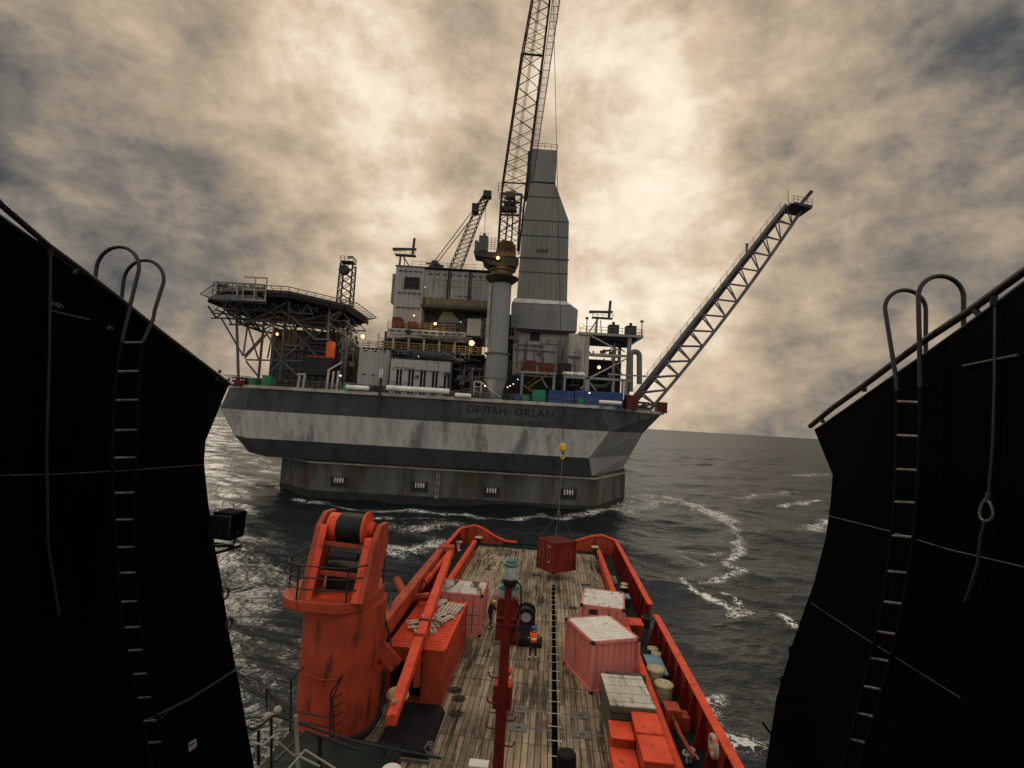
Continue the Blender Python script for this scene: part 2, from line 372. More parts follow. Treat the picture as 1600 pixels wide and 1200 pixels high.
# ================================================================== WATER
def vnoise(x, y, seed):
    rng = np.random.RandomState(seed); tb = rng.rand(256, 256)
    xi, yi = np.floor(x).astype(int), np.floor(y).astype(int); fx, fy = x - xi, y - yi
    fx = fx * fx * (3 - 2 * fx); fy = fy * fy * (3 - 2 * fy)
    g = lambda a, b: tb[a % 256, b % 256]
    return (g(xi, yi) * (1 - fx) + g(xi + 1, yi) * fx) * (1 - fy) + (g(xi, yi + 1) * (1 - fx) + g(xi + 1, yi + 1) * fx) * fy
def make_water():
    ang = np.concatenate([np.linspace(-56, 56, 640), np.linspace(58, 302, 90)]) * math.pi / 180
    rad = np.concatenate([5.0 * (640 / 5.0) ** (np.arange(900) / 900.0), np.geomspace(640, 14000, 110)])
    A, Rr = np.meshgrid(ang, rad); x = np.sin(A) * Rr; y = np.cos(A) * Rr
    cell = np.maximum(Rr * 0.0055, Rr * 0.003) ; cell = np.where(Rr > 640, Rr * 0.03, cell)
    rng = np.random.RandomState(5); z = np.zeros_like(x); dx = np.zeros_like(x); dy = np.zeros_like(x)
    for i in range(90):
        lam = 1.1 * (46 / 1.1) ** rng.rand()
        th = R(200) + rng.randn() * 0.55                      # travelling direction
        k = 2 * math.pi / lam; amp = 0.0052 * lam ** 0.85
        att = np.clip((lam / cell - 2.2) / 3.0, 0, 1)
        ph = k * (x * math.sin(th) + y * math.cos(th)) + rng.rand() * 6.283
        grp = 0.45 + 1.1 * vnoise(x / (lam * 4) + i * 7.3, y / (lam * 4) + i * 3.1, i)
        a = amp * att * grp
        z += a * np.sin(ph); c = a * np.cos(ph) * 0.8
        dx += c * math.sin(th); dy += c * math.cos(th)
    # foam strength, from the wakes and streaks the photograph shows
    foam = np.zeros_like(x)
    def streak(pix, width, s, jit=1.0):
        P = np.array([WZ(px, py, 0)[:2] for px, py in pix])
        jx = (vnoise(x / 3.1, y / 3.1, 901) - .5) * 2.6 * jit; jy = (vnoise(x / 3.1 + 40, y / 3.1, 902) - .5) * 2.6 * jit
        best = np.full_like(x, 1e9)
        for a, b in zip(P, P[1:]):
            d = b - a; t = np.clip(((x + jx - a[0]) * d[0] + (y + jy - a[1]) * d[1]) / (d @ d + 1e-9), 0, 1)
            best = np.minimum(best, np.hypot(x + jx - a[0] - t * d[0], y + jy - a[1] - t * d[1]))
        f = s * np.exp(-(best / (width * 1.35)) ** 1.5) * (0.62 + 0.62 * vnoise(x / 2.3 + 9, y / 2.3, 903)); np.maximum(foam, f, out=foam)
    streak([(995, 782), (1060, 790), (1105, 800), (1145, 815)], 2.8, 1.0)
    streak([(940, 797), (1000, 790), (1050, 786)], 3.4, 1.0)
    streak([(1000, 772), (1060, 778)], 3.0, 0.85)
    streak([(1105, 800), (1150, 828), (1160, 850), (1138, 878), (1158, 884), (1128, 915)], .62, .95)
    streak([(1128, 915), (1110, 922)], 0.5, .9)
    streak([(1072, 914), (1090, 932), (1112, 942), (1140, 952)], 0.38, 1.05, .5)
    streak([(1140, 936), (1152, 950), (1140, 960), (1170, 956)], 0.5, 1.0, .6)
    streak([(1212, 962), (1232, 972), (1250, 982)], 0.45, 1.1, .4)
    streak([(1115, 1080), (1125, 1095), (1100, 1100), (1130, 1120), (1110, 1140), (1140, 1165), (1175, 1172)], 0.8, 1.0, .5)
    streak([(1090, 1088), (1130, 1088)], 0.5, .8, .5)
    streak([(1270, 835), (1290, 812)], 1.6, .95); streak([(1230, 790), (1300, 786)], 1.3, .85); streak([(1240, 742), (1300, 742)], 2.6, .8)
    streak([(1150, 778), (1240, 770)], 2.0, .72); streak([(1120, 860), (1060, 860)], 0.8, .70); streak([(1060, 870), (1110, 885)], .8, .7)
    streak([(605, 858), (640, 866), (690, 850)], 2.2, 0.95); streak([(610, 826), (650, 830), (700, 826)], 2.4, 0.82)
    streak([(470, 778), (560, 792), (690, 801), (800, 806), (930, 803), (985, 786)], 1.5, 0.95); streak([(560, 815), (690, 812)], 1.2, 0.68)
    streak([(320, 690), (380, 690)], 1.3, .9, .3)
    streak([(360, 960), (420, 930), (440, 860)], 2.0, 0.36); streak([(370, 900), (430, 830)], 2.4, .34)
    # a few breaking crests further out
    crest = np.clip((z - 0.55) / 0.5, 0, 1) * np.clip(vnoise(x / 38, y / 38, 77) * 2 - 0.9, 0, 1)
    foam = np.maximum(foam, 0.75 * crest)
    X2, Y2 = x + dx, y + dy
    nr, na = x.shape
    co = np.stack([X2, Y2, z], -1).reshape(-1, 3).astype(np.float32)
    ii, jj = np.meshgrid(np.arange(nr - 1), np.arange(na), indexing='ij'); j2 = (jj + 1) % na
    q = np.stack([ii * na + jj, (ii + 1) * na + jj, (ii + 1) * na + j2, ii * na + j2], -1).reshape(-1, 4)
    me = bpy.data.meshes.new('water')
    me.vertices.add(len(co)); me.vertices.foreach_set('co', co.ravel())
    me.loops.add(q.size); me.loops.foreach_set('vertex_index', q.ravel().astype(np.int32))
    me.polygons.add(len(q)); me.polygons.foreach_set('loop_start', (np.arange(len(q)) * 4).astype(np.int32))
    me.polygons.foreach_set('loop_total', np.full(len(q), 4, np.int32))
    me.update(calc_edges=True)
    me.polygons.foreach_set('use_smooth', np.ones(len(q), bool))
    at = me.attributes.new('foam', 'FLOAT', 'POINT'); at.data.foreach_set('value', foam.ravel().astype(np.float32))
    if me.polygons[0].normal.z < 0: me.flip_normals()
    mt = bpy.data.materials.new('sea_water'); mt.use_nodes = True; t = mt.node_tree; b = t.nodes['Principled BSDF']
    o_ = t.nodes['Material Output']
    b.inputs['Base Color'].default_value = (0.0045, 0.006, 0.0062, 1); b.inputs['Roughness'].default_value = 0.10; b.inputs['IOR'].default_value = 1.333
    tcn = t.nodes.new('ShaderNodeTexCoord')
    def nz(sc, det, st=(1, 1, 1), ds=0.0):
        mp = t.nodes.new('ShaderNodeMapping'); t.links.new(tcn.outputs['Object'], mp.inputs[0]); mp.inputs['Scale'].default_value = st
        mp.inputs['Rotation'].default_value = (0, 0, R(18))
        n = t.nodes.new('ShaderNodeTexNoise'); t.links.new(mp.outputs[0], n.inputs['Vector'])
        n.inputs['Scale'].default_value = sc; n.inputs['Detail'].default_value = det; n.inputs['Distortion'].default_value = ds
        return n.outputs[0]
    h = math_n(t, 'MULTIPLY_ADD', nz(0.11, 3, (.45, 1, 1), .3), 3.6, math_n(t, 'MULTIPLY_ADD', nz(0.55, 6, (.6, 1, 1), .4), 1.0, math_n(t, 'MULTIPLY', nz(2.6, 6, (.7, 1, 1), .3), 0.38)))
    bn = t.nodes.new('ShaderNodeBump'); bn.inputs['Strength'].default_value = 0.75; bn.inputs['Distance'].default_value = 0.42
    t.links.new(h, bn.inputs['Height']); t.links.new(bn.outputs[0], b.inputs['Normal'])
    fa = t.nodes.new('ShaderNodeAttribute'); fa.attribute_name = 'foam'
    rg = math_n(t, 'ABSOLUTE', math_n(t, 'MULTIPLY_ADD', nz(1.5, 8, (1, 1, 1), 1.2), 2.0, -1.0))
    rg = math_n(t, 'MAXIMUM', math_n(t, 'SUBTRACT', 1.0, math_n(t, 'MULTIPLY', rg, 5.0)), -0.5)               # veins
    bl = nz(0.7, 8)
    f = math_n(t, 'ADD', math_n(t, 'MULTIPLY_ADD', rg, 0.62, math_n(t, 'MULTIPLY', fa.outputs['Fac'], 0.72)), math_n(t, 'MULTIPLY', bl, 0.5))
    f = ramp(t, math_n(t, 'SUBTRACT', f, 0.62), [(0.44, (0, 0, 0)), (0.72, (1, 1, 1))])
    f = math_n(t, 'MULTIPLY', f, math_n(t, 'GREATER_THAN', fa.outputs['Fac'], 0.06))
    df = t.nodes.new('ShaderNodeBsdfDiffuse'); df.inputs[0].default_value = (0.74, 0.70, 0.62, 1)
    fz = t.nodes.new('ShaderNodeFresnel'); fz.inputs[0].default_value = 1.333; t.links.new(bn.outputs[0], fz.inputs[1])
    gl = t.nodes.new('ShaderNodeBsdfGlossy'); gl.inputs['Roughness'].default_value = 0.2; t.links.new(bn.outputs[0], gl.inputs['Normal'])
    gl.inputs['Color'].default_value = (0.84, 0.90, 0.96, 1)
    deep = t.nodes.new('ShaderNodeBsdfDiffuse'); deep.inputs[0].default_value = (0.006, 0.0085, 0.009, 1)
    sea = t.nodes.new('ShaderNodeMixShader'); t.links.new(math_n(t, 'MINIMUM', fz.outputs[0], 0.28), sea.inputs[0]); t.links.new(deep.outputs[0], sea.inputs[1]); t.links.new(gl.outputs[0], sea.inputs[2])
    mx = t.nodes.new('ShaderNodeMixShader'); t.links.new(f, mx.inputs[0]); t.links.new(sea.outputs[0], mx.inputs[1]); t.links.new(df.outputs[0], mx.inputs[2])
    t.links.new(mx.outputs[0], o_.inputs[0]); me.materials.append(mt)
    o = bpy.data.objects.new('water', me); C.objects.link(o); o['kind'] = 'structure'; o['label'] = 'dark choppy sea with streaks of white foam'
make_water()

# ================================================================== THE PLATFORM
ZD = 19.3
def PB(l, b, r, t, Yd):
    p, q = W(l, b, Yd), W(r, t, Yd); return p[0], q[0], p[2], q[2]
def ptz(px, py, Yd, z):
    p = W(px, py, Yd); return (p[0], Yd, z)

plat = T('offshore_platform', 'huge grey and white concrete drilling platform hull standing in the sea on a stained caisson', 'oil platform', (-10, 100, 0))
def xat(px, py, Yd): return W(px, py, Yd)[0]
xr = [xat(936, 637, 90.5), xat(952, 672, 91.8), xat(920, 717, 93.2), xat(925, 742, 95.6)]
lv = [(ZD, [(-55.5, 101), (-46, 90.5), (xr[0], 90.5), (31.5, 106), (31.5, 160), (-55.5, 160)]),
      (15.0, [(-57, 101), (-47.5, 91.8), (xr[1], 91.8), (27.2, 104.5), (27.2, 160), (-57, 160)]),
      (10.0, [(-53.8, 101), (-47.5, 93.2), (xr[2], 93.2), (26.6, 112), (26.6, 160), (-53.8, 160)]),
      (6.6, [(-51.6, 103), (-44.5, 95.6), (xr[3], 95.6), (25.4, 114), (25.4, 160), (-51.6, 160)])]
def band(i, j, sides=None):
    mb = MB(); (z0, a), (z1, b) = lv[j], lv[i]; n = 6
    lo = [(x, y, z0) for x, y in a]; hi = [(x, y, z1) for x, y in b]
    mb.v = lo + hi
    mb.f = [(k, (k + 1) % n, (k + 1) % n + n, k + n) for k in range(n) if sides is None or k in sides]
    return mb
fr = [0, 1, 3, 4, 5]
h = plat.part('hull', band(0, 1), 'concdark')
plat.part('concrete_band', band(1, 2, fr), 'concwhite', label='white concrete band with dark run-off streaks')
lowb = band(2, 3, fr); k = len(lowb.v)
plat.part('keel_band', lowb, 'concdark', label='dark band under the white concrete')
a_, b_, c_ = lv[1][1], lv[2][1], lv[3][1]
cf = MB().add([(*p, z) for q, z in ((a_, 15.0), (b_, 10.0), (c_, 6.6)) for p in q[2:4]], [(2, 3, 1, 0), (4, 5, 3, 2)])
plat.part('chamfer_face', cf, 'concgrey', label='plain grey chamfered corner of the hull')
bt = MB(); bt.add([(x, y, 6.6) for x, y in lv[3][1]], [tuple(range(6))]); plat.part('hull_bottom', bt, 'concdark')
dk = MB(); dk.add([(x, y, ZD) for x, y in lv[0][1]], [tuple(range(6))]); plat.part('main_deck', dk, 'dgrey')
# pale edge trim (follows the deck edge, proud of the hull)
def ring(poly, z0, z1, o0, o1):
    mb = MB(); n = len(poly); c = np.mean(poly, 0)
    P = [np.array(p) for p in poly]
    def off(k, d):
        a, b, e = P[k - 1], P[k], P[(k + 1) % n]; n1 = np.array([(b - a)[1], -(b - a)[0]]); n1 /= np.linalg.norm(n1)
        n2 = np.array([(e - b)[1], -(e - b)[0]]); n2 /= np.linalg.norm(n2); nn = n1 + n2; nn /= (nn @ n1)
        return b + nn * d
    for k in range(n):
        k2 = (k + 1) % n
        q = [off(k, o0), off(k, o1), off(k2, o1), off(k2, o0)]
        mb.prism([(p[0], p[1], z0) for p in q], (0, 0, z1 - z0))
    return mb
plat.part('deck_edge', ring(lv[0][1], ZD - 0.35, ZD + 0.22, -0.35, 0.22), 'rim')
cs = [(-45.3, 104.0), (-37.0, 97.0), (16.6, 97.0), (26.2, 114.2), (26.2, 155), (-45.3, 155)]
cm = MB(); n = 6
cm.v = [(x, y, -6) for x, y in cs] + [(x, y, 6.6) for x, y in cs]; cm.f = [(k, (k + 1) % n, (k + 1) % n + n, k + n) for k in range(n)]
ca = plat.part('caisson', cm, 'caisson')
plat.part('caisson_ledge', ring(cs, 5.85, 6.15, -0.1, 0.28), 'rim', ca)
wb = MB()
tr = ring(cs, -1, 0.85, -0.05, 0.035); plat.part('weed_line', tr, 'tidal', ca)
for px, py in ((530, 752), (656, 760), (768, 768), (888, 771)):
    p = W(px, py, 97.0); mb = MB(); mb.box(p[0] - 1.5, p[0] + 1.5, 96.72, 96.99, p[2] - .95, p[2] + .85)
    nic = plat.part('draught_panel', mb, 'vdark', ca)
    d = MB()
    for i, xx in enumerate((-.75, -.25, .25, .75)):
        d.box(p[0] + xx - .11, p[0] + xx + .11, 96.66, 96.72, p[2] - .2, p[2] + .72)
        if i in (1, 2): d.box(p[0] + xx - .05, p[0] + xx + .3, 96.665, 96.72, p[2] + .2, p[2] + .35)
    plat.part('draught_mark', d, 'marking', nic)
for px, py0, py1 in ((686, 728, 788), (475, 718, 762), (457, 715, 755)):
    p, q = W(px, py0, 97.0), W(px - 2, py1, 97.0); mb = MB(); Yk = 96.75 if px > 480 else 99.0
    for s_ in (-.28, .28): mb.box(p[0] + s_ - .05, p[0] + s_ + .05, Yk, Yk + .2, max(q[2], .6), p[2])
    for i in range(12): 
        z = .8 + i * .42; mb.box(p[0] - .3, p[0] + .3, Yk + .03, Yk + .12, z, z + (.3 if i % 3 == 0 else .06))
    if px > 480: plat.part('caisson_ladder', mb, 'rim', ca)
# name panel and lettering on the sloping top band
def onband(px, py):           # point on the front top band
    (z0, a), (z1, b) = lv[1], lv[0]; lo, hi = 60.0, 120.0
    d = ray(px, py)
    nrm = np.array([0, -(z1 - z0), b[1][1] - a[1][1]]); p0 = np.array([0, b[1][1], z1]); o0 = np.array([0, 0, CAMZ])
    t_ = ((p0 - o0) @ nrm) / (d @ nrm); return o0 + d * t_
bandn = Vector((0, -(ZD - 15.0), lv[0][1][1][1] - lv[1][1][1][1])).normalized()
bandup = Vector((0, lv[0][1][1][1] - lv[1][1][1][1], ZD - 15.0)).normalized()
q0, q1 = onband(722, 652), onband(868, 632)
mb = MB(); zz0, zz1 = q0[2], q1[2]
def bp(x, z, d=0.0): 
    t_ = (z - 15.0) / (ZD - 15.0); y = 91.8 + (90.5 - 91.8) * t_; return tuple(Vector((x, y, z)) + bandn * d)
mb.add([bp(q0[0], zz0, .02), bp(q1[0], zz0, .02), bp(q1[0], zz1, .02), bp(q0[0], zz1, .02)], [(0, 1, 2, 3)])
npn = plat.part('name_panel', mb, mat('name_panel_paint', (0.085, 0.083, 0.076), (0.07, 0.068, 0.062), 0.6, 0.8))
def lettering(body, pxa, pya, pxb, hgt):
    cu_ = bpy.data.curves.new('lettering', 'FONT'); cu_.body = body; cu_.size = 1.0; cu_.extrude = 0.015; cu_.space_character = 1.12
    o = bpy.data.objects.new('lettering', cu_); C.objects.link(o); bpy.context.view_layer.update()
    wd, hg = o.dimensions.x, o.dimensions.y
    p, q = onband(pxa, pya), onband(pxb, pya + (pxb - pxa) * math.tan(ROLL))
    me = bpy.data.meshes.new_from_object(o.evaluated_get(bpy.context.evaluated_depsgraph_get()))
    bpy.data.objects.remove(o)
    co = np.array([v.co[:] for v in me.vertices]); mn = co.min(0); sx = (q[0] - p[0]) / (co[:, 0].max() - mn[0]); sz = hgt / (co[:, 1].max() - mn[1])
    for v, c in zip(me.vertices, co):
        pt = bp(p[0] + (c[0] - mn[0]) * sx, p[2] + (c[1] - mn[1]) * sz, .045 + c[2]); v.co = Vector(pt) - Vector(plat.org)
    me.materials.append(M['blacksteel']); ob = bpy.data.objects.new('lettering', me); C.objects.link(ob); ob.parent = npn
lettering('\u041e\u0420\u041b\u0410\u041d', 729, 644, 790, 1.25)
lettering('ORLAN', 804, 649, 864, 1.25)
# rails along the deck edge
fe = [(-55, 101, ZD + .2), (-45.8, 90.8, ZD + .2), (xr[0] - .2, 90.8, ZD + .2), (31.2, 106, ZD + .2), (31.2, 130, ZD + .2)]
plat.part('guard_rail', MB().rail(fe, 1.15, 3, 1.9, .035), 'truss')
# horizontal fender pipes on the edge
for (l, r, py, rr) in ((541, 577, 606, .42), (604, 702, 609, .50), (711, 736, 618, .38), (936, 971, 629, .34)):
    p, q = W(l, py - (r - l) * .03, 90.2), W(r, py + (r - l) * .03, 90.2); z = (p[2] + q[2]) / 2
    plat.part('fender_pipe', MB().lathe((p[0], 90.1, z), [(rr * .8, 0), (rr, .1), (rr, q[0] - p[0] - .1), (rr * .8, q[0] - p[0])], 14, (1, 0, 0)), 'white', smooth=True)
for x in (-20.5,):
    pass
p = W(594, 612, 90.2)
hose = MB().box(p[0] - .22, p[0] + .22, 89.9, 90.3, 15.6, p[2] + 2.6); plat.part('hose_station', hose, 'blacksteel')
plat.part('hose_tube', MB().tube((p[0] - .15, 89.8, p[2] + 2.4), (p[0] - .15, 89.8, p[2] + 4.0), .1).tube((p[0] + .25, 89.8, p[2] + 2.4), (p[0] + .25, 89.8, p[2] + 4.0), .1), 'white')

def wall_mb(x0, x1, y0, y1, z0, z1, step=0.75, d=0.10, sides=True):
    mb = MB().box(x0, x1, y0, y1, z0, z1); x = x0 + step * .4
    while x < x1 - .2:
        mb.box(x, x + step * .35, y0 - d, y0, z0 + .15, z1 - .15); x += step
    if sides:
        y = y0 + step
        while y < y1 - .2:
            mb.box(x1, x1 + d, y, y + step * .4, z0 + .15, z1 - .15); mb.box(x0 - d, x0, y, y + step * .4, z0 + .15, z1 - .15); y += step
    return mb
def dashes(x0, x1, y, z, n=None, w=.55, h=.16):
    mb = MB(); n = n or max(2, int((x1 - x0) / 1.5))
    for i in range(n):
        x = x0 + (x1 - x0) * (i + .5) / n; mb.box(x - w / 2, x + w / 2, y - .14, y, z, z + h)
    return mb
def pipes(x0, x1, y, z0, z1, n, seed, r=(.05, .16)):
    rng = random.Random(seed); mb = MB()
    for i in range(n):
        k = rng.random(); rr = rng.uniform(*r); yy = y + rng.uniform(-.5, .5)
        if k < .45:
            z = rng.uniform(z0, z1); a = rng.uniform(x0, x1 - (x1 - x0) * .3); b = rng.uniform(a + (x1 - x0) * .15, x1); mb.tube((a, yy, z), (b, yy, z), rr, n=6)
        elif k < .75:
            x = rng.uniform(x0, x1); a = rng.uniform(z0, (z0 + z1) / 2); b = rng.uniform((z0 + z1) / 2, z1); mb.tube((x, yy, a), (x, yy, b), rr, n=6)
        else:
            x = rng.uniform(x0, x1); z = rng.uniform(z0, z1); s_ = rng.uniform(.15, .45); mb.box(x - s_, x + s_, yy - s_, yy + s_, z - s_ * .8, z + s_ * .8)
    return mb

# --- low corrugated block at the left of the module stack
x0, x1, z0, z1 = PB(557, 609, 610, 545, 96)
t = T('corrugated_module', 'low pale corrugated module beside the black hose station, left of the slotted white tanks', 'module', ((x0 + x1) / 2, 99, ZD))
t.part('wall', wall_mb(x0, x1, 96, 106, ZD, z1, .8), 'grey'); t.part('vent_slot', dashes(x0 + .3, x1 - .2, 95.9, z1 - .7), 'vdark'); t.part('seam', dashes(x0 + .3, x1 - .2, 95.9, (ZD + z1) / 2 - .8), 'vdark')
t.part('roof_rail', MB().rail([(x0, 96.2, z1), (x1, 96.2, z1)], 1.1, 3, 1.3, .04), 'yellow')
# --- slotted white tank module
x0, x1, z0, z1 = PB(607, 611, 704, 565, 93.5)
t = T('slotted_tank_module', 'row of tall pale panels with dark slots on the platform edge behind a white pipe', 'tank module', ((x0 + x1) / 2, 95, ZD))
t.part('back_wall', MB().box(x0, x1, 94.2, 97, ZD, z1), 'grey2')
nP = 5; wP = (x1 - x0) / nP
for i in range(nP):
    a = x0 + i * wP
    mb = MB().box(a + .05, a + wP * .54, 93.5, 94.2, ZD, z1 - .1).box(a + wP * .54, a + wP - .02, 93.55, 94.2, ZD + (z1 - ZD) * .70, z1 - .12)
    mb.box(a + wP * .74, a + wP * .82, 93.6, 94.2, ZD, ZD + (z1 - ZD) * .70)
    t.part('panel', mb, 'grey')
sl_ = MB()
for i in range(nP): sl_.box(x0 + i * wP + wP * .55, x0 + i * wP + wP * .99, 94.1, 94.19, ZD, ZD + (z1 - ZD) * .67)
t.part('slot', sl_, 'vdark'); t.part('seam', dashes(x0 + .2, x1 - .2, 93.5, ZD + (z1 - ZD) * .70, 14, .4, .08), 'vdark')
t.part('pipework', pipes(x0, x1 + 3.5, 95, z1, z1 + 1.9, 46, 3), 'truss'); t.part('junction_box', pipes(x0, x1 + 1, 94.5, z1 + .3, z1 + 1.4, 16, 12, (.05, .1)), 'dgrey')
t.part('drain_pipe', pipes(x0, x1, 93.35, ZD + 1, z1, 9, 8, (.04, .07)), 'dgrey')
# --- open deck with rails above it (long dark gallery)
xa, xb, za, zb = PB(588, 541, 735, 524, 97.5)
t = T('service_gallery', 'long open service gallery with orange-yellow rails and dark machinery bays above the slotted tanks', 'gallery', ((xa + xb) / 2, 100, ZD))
zf = W(660, 549, 97)[2]
t.part('floor_plate', MB().box(W(566, 545, 96)[0], W(757, 552, 96)[0], 96, 104, zf - .35, zf), 'dgrey')
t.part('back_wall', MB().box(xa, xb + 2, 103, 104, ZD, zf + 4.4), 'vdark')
for i in range(7):
    x = xa + (xb - xa) * i / 6; t.part('frame_post', MB().box(x - .18, x + .18, 98.2, 98.6, zf, zf + 3.2), 'grey')

t.part('louvre', MB().box(xa, xb, 98.9, 99.1, zf + .5, zf + .62).box(xa, xb, 98.9, 99.1, zf + 1.1, zf + 1.22).box(xa, xb, 98.9, 99.1, zf + 1.7, zf + 1.82).box(xa, xb, 98.9, 99.1, zf + 2.3, zf + 2.42), 'truss')
t.part('machinery', pipes(xa, xb, 100, zf, zf + 2.6, 40, 21, (.08, .25)), 'dgrey'); t.part('valve_gear', pipes(xa, xb, 99.5, zf, zf + 2.2, 14, 23, (.06, .12)), 'rustred')
t.part('handrail', MB().rail([(W(566, 545, 96)[0], 96.1, zf), (W(757, 552, 96)[0], 96.1, zf)], 1.25, 3, 1.2, .05), 'yellow')
t.part('lower_machinery', pipes(W(705, 590, 97)[0], W(757, 590, 97)[0], 98, ZD + .4, zf - .6, 40, 31, (.07, .2)), 'truss')
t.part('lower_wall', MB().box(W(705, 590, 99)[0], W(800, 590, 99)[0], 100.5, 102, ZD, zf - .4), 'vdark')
# --- long pale box band above the gallery
x0, x1, z0, z1 = PB(604, 527, 728, 516, 98.5)
z1 = W(640, 514, 98.5)[2]
t = T('upper_deck_house', 'long pale deck house with dark slots under its rail, above the open gallery', 'deck house', ((x0 + x1) / 2, 101, zf))
t.part('wall', wall_mb(x0, x1, 98.5, 104, z0, z1, .9, .07), 'grey'); t.part('vent_slot', dashes(x0 + .4, x1 - .3, 98.4, z1 - .6, 11, .9, .2), 'vdark')
pw = W(638, 519, 98.4); t.part('window', MB().box(pw[0] - .4, pw[0] + .4, 98.3, 98.5, pw[2] - .5, pw[2] + .5), 'vdark')
t.part('pipework', pipes(x0, x1 + 3, 98.0, z0 - .2, z0 + 1.0, 22, 216, (.05, .12)), 'truss'); t.part('deck_gear', pipes(x0 + 4, x1 + 4, 100, z1 + .1, z1 + 2.0, 30, 217, (.08, .2)), 'dgrey')
t.part('handrail', MB().rail([(x0, 98.6, z1), (x1 - 2, 98.6, z1)], 1.2, 3, 1.2, .045), 'yellow')
# red machinery boxes on it
for i, (l, b, r, tp) in enumerate(((612, 509, 630, 496), (637, 511, 654, 503))):
    a0, a1, c0, c1 = PB(l, b, r, tp, 99.5); c0 = z1
    mb = MB().prism([(a0, 99.5, c0), (a1, 99.5, c0), (a1, 99.5, c0 + (c1 - c0) * .6), (a1 - (a1 - a0) * .2, 99.5, c1), (a0, 99.5, c1)], (0, 2, 0)); mb.box(a0 - .06, a1 + .06, 99.43, 99.5, c0 + .5, c0 + .58)
    solo('machinery_box', ['dark red box with a sloped shoulder at the left end of the pale deck house', 'low dark red machinery box under the dark window hood of the pale deck house'][i], 'machinery', mb, 'rustred', ((a0 + a1) / 2, 100, c0), group='red machinery boxes on the deck house')
# --- main block
x0, x1, z0, z1 = PB(612, 512, 664, 414, 101)
xr1 = W(768, 424, 101)[0]; ztop = W(690, 420, 101)[2]; zm = W(700, 466, 101)[2]
t = T('accommodation_block', 'tall pale corrugated block with one dark window at its upper left and a balcony', 'module block', ((x0 + xr1) / 2, 106, ZD))
t.part('tower_wall', wall_mb(x0, x1, 101, 116, zb + .5, ztop, 1.05, .14), 'grey')
t.part('upper_wall', wall_mb(x1 + .003, xr1 + 3, 101.3, 116, zm, ztop - .25, 1.05, .14, False), 'grey')
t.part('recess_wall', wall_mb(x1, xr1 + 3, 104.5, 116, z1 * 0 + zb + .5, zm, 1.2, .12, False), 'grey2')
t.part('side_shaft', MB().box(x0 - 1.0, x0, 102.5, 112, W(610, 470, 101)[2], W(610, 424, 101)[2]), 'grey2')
ds = dashes(x0 + .5, x1 - .3, 100.87, ztop - 1.0, 5, .8, .16); d2 = dashes(x0 + .5, x1 - .3, 100.87, W(640, 459, 101)[2], 5, .8, .14); ds.add(d2.v, d2.f)
d3 = dashes(x0 + .5, x1 - .3, 100.87, W(640, 482, 101)[2], 5, .9, .14); ds.add(d3.v, d3.f); d4 = dashes(x1 + .5, xr1, 101.16, ztop - 1.2, 9, .8, .16); ds.add(d4.v, d4.f)
t.part('vent_slot', ds, 'vdark')
pw = W(644, 443, 100.8); win = t.part('window', MB().box(pw[0] - 1.35, pw[0] + 1.35, 100.75, 101, pw[2] - 1.05, pw[2] + 1.05), 'vdark')
t.part('window_frame', MB().box(pw[0] - 1.5, pw[0] - 1.35, 100.6, 101, pw[2] - 1.2, pw[2] + 1.2).box(pw[0] + 1.35, pw[0] + 1.5, 100.6, 101, pw[2] - 1.2, pw[2] + 1.2).box(pw[0] - 1.35, pw[0] + 1.35, 100.6, 101, pw[2] + 1.05, pw[2] + 1.3).box(pw[0] - 1.3, pw[0] + 1.3, 100.62, 100.75, pw[2] - .05, pw[2] + .05), 'dgrey', win)
for px in (700, 733):
    p = W(px, 440, 101); t.part('drain_pipe', MB().tube((p[0], 101.05, zm), (p[0], 101.05, ztop - .3), .14).tube((p[0] + .4, 101.1, zm), (p[0] + .4, 101.1, ztop - .3), .08), 'vdark')
pb0 = W(659, 477, 100.5); pb1 = W(764, 484, 100.5)
bal = t.part('balcony', MB().box(pb0[0], pb1[0], 99.2, 104.4, pb0[2] - .5, pb0[2]), 'dgrey')
t.part('balcony_rail', MB().rail([(pb0[0], 99.3, pb0[2]), (pb1[0], 99.3, pb0[2])], 1.2, 3, 1.3, .045), 'yellow', bal)
t.part('balcony_screen', MB().box(pb0[0] + .5, pb1[0], 101.2, 101.28, pb0[2] + .1, zm), 'screen', bal)
p = W(694, 496, 103.5); q = W(727, 511, 103.5); t.part('sloped_duct', MB().prism([(W(675, 510, 103)[0], 103, z0), (p[0], 103, W(675, 482, 103)[2]), (p[0] + 1, 103, W(675, 482, 103)[2]), (q[0], 103, q[2]), (q[0], 103, z0)], (0, 1.5, 0)), 'grey2')
t.part('pipework', pipes(x1 + .5, xr1, 103.6, z1 * 0 + zb + 1, zm - .5, 46, 211, (.06, .16)), 'dgrey'); t.part('cable_tray', pipes(x1 + .5, xr1 + 2, 101.0, zm + .4, ztop - 1.5, 9, 212, (.05, .09)), 'truss')
e0, e1, f0, f1 = PB(729, 524, 752, 499, 99); t.part('annex', wall_mb(e0, e1, 99, 103, f0, f1, .7, .07), 'grey')
t.part('roof_edge', MB().box(x0 - .15, xr1 + 3.1, 100.8, 116.2, ztop, ztop + .2), 'dgrey')
t.part('roof_rail', MB().rail([(x0 + 3, 101.3, ztop + .2), (xr1 + 2, 101.3, ztop + .2)], 1.1, 2, 1.8, .04), 'dgrey')
t.part('roof_unit', pipes(x0 + 5, x0 + 9, 103, ztop + .4, ztop + 1.5, 12, 5, (.15, .3)), 'dgrey')
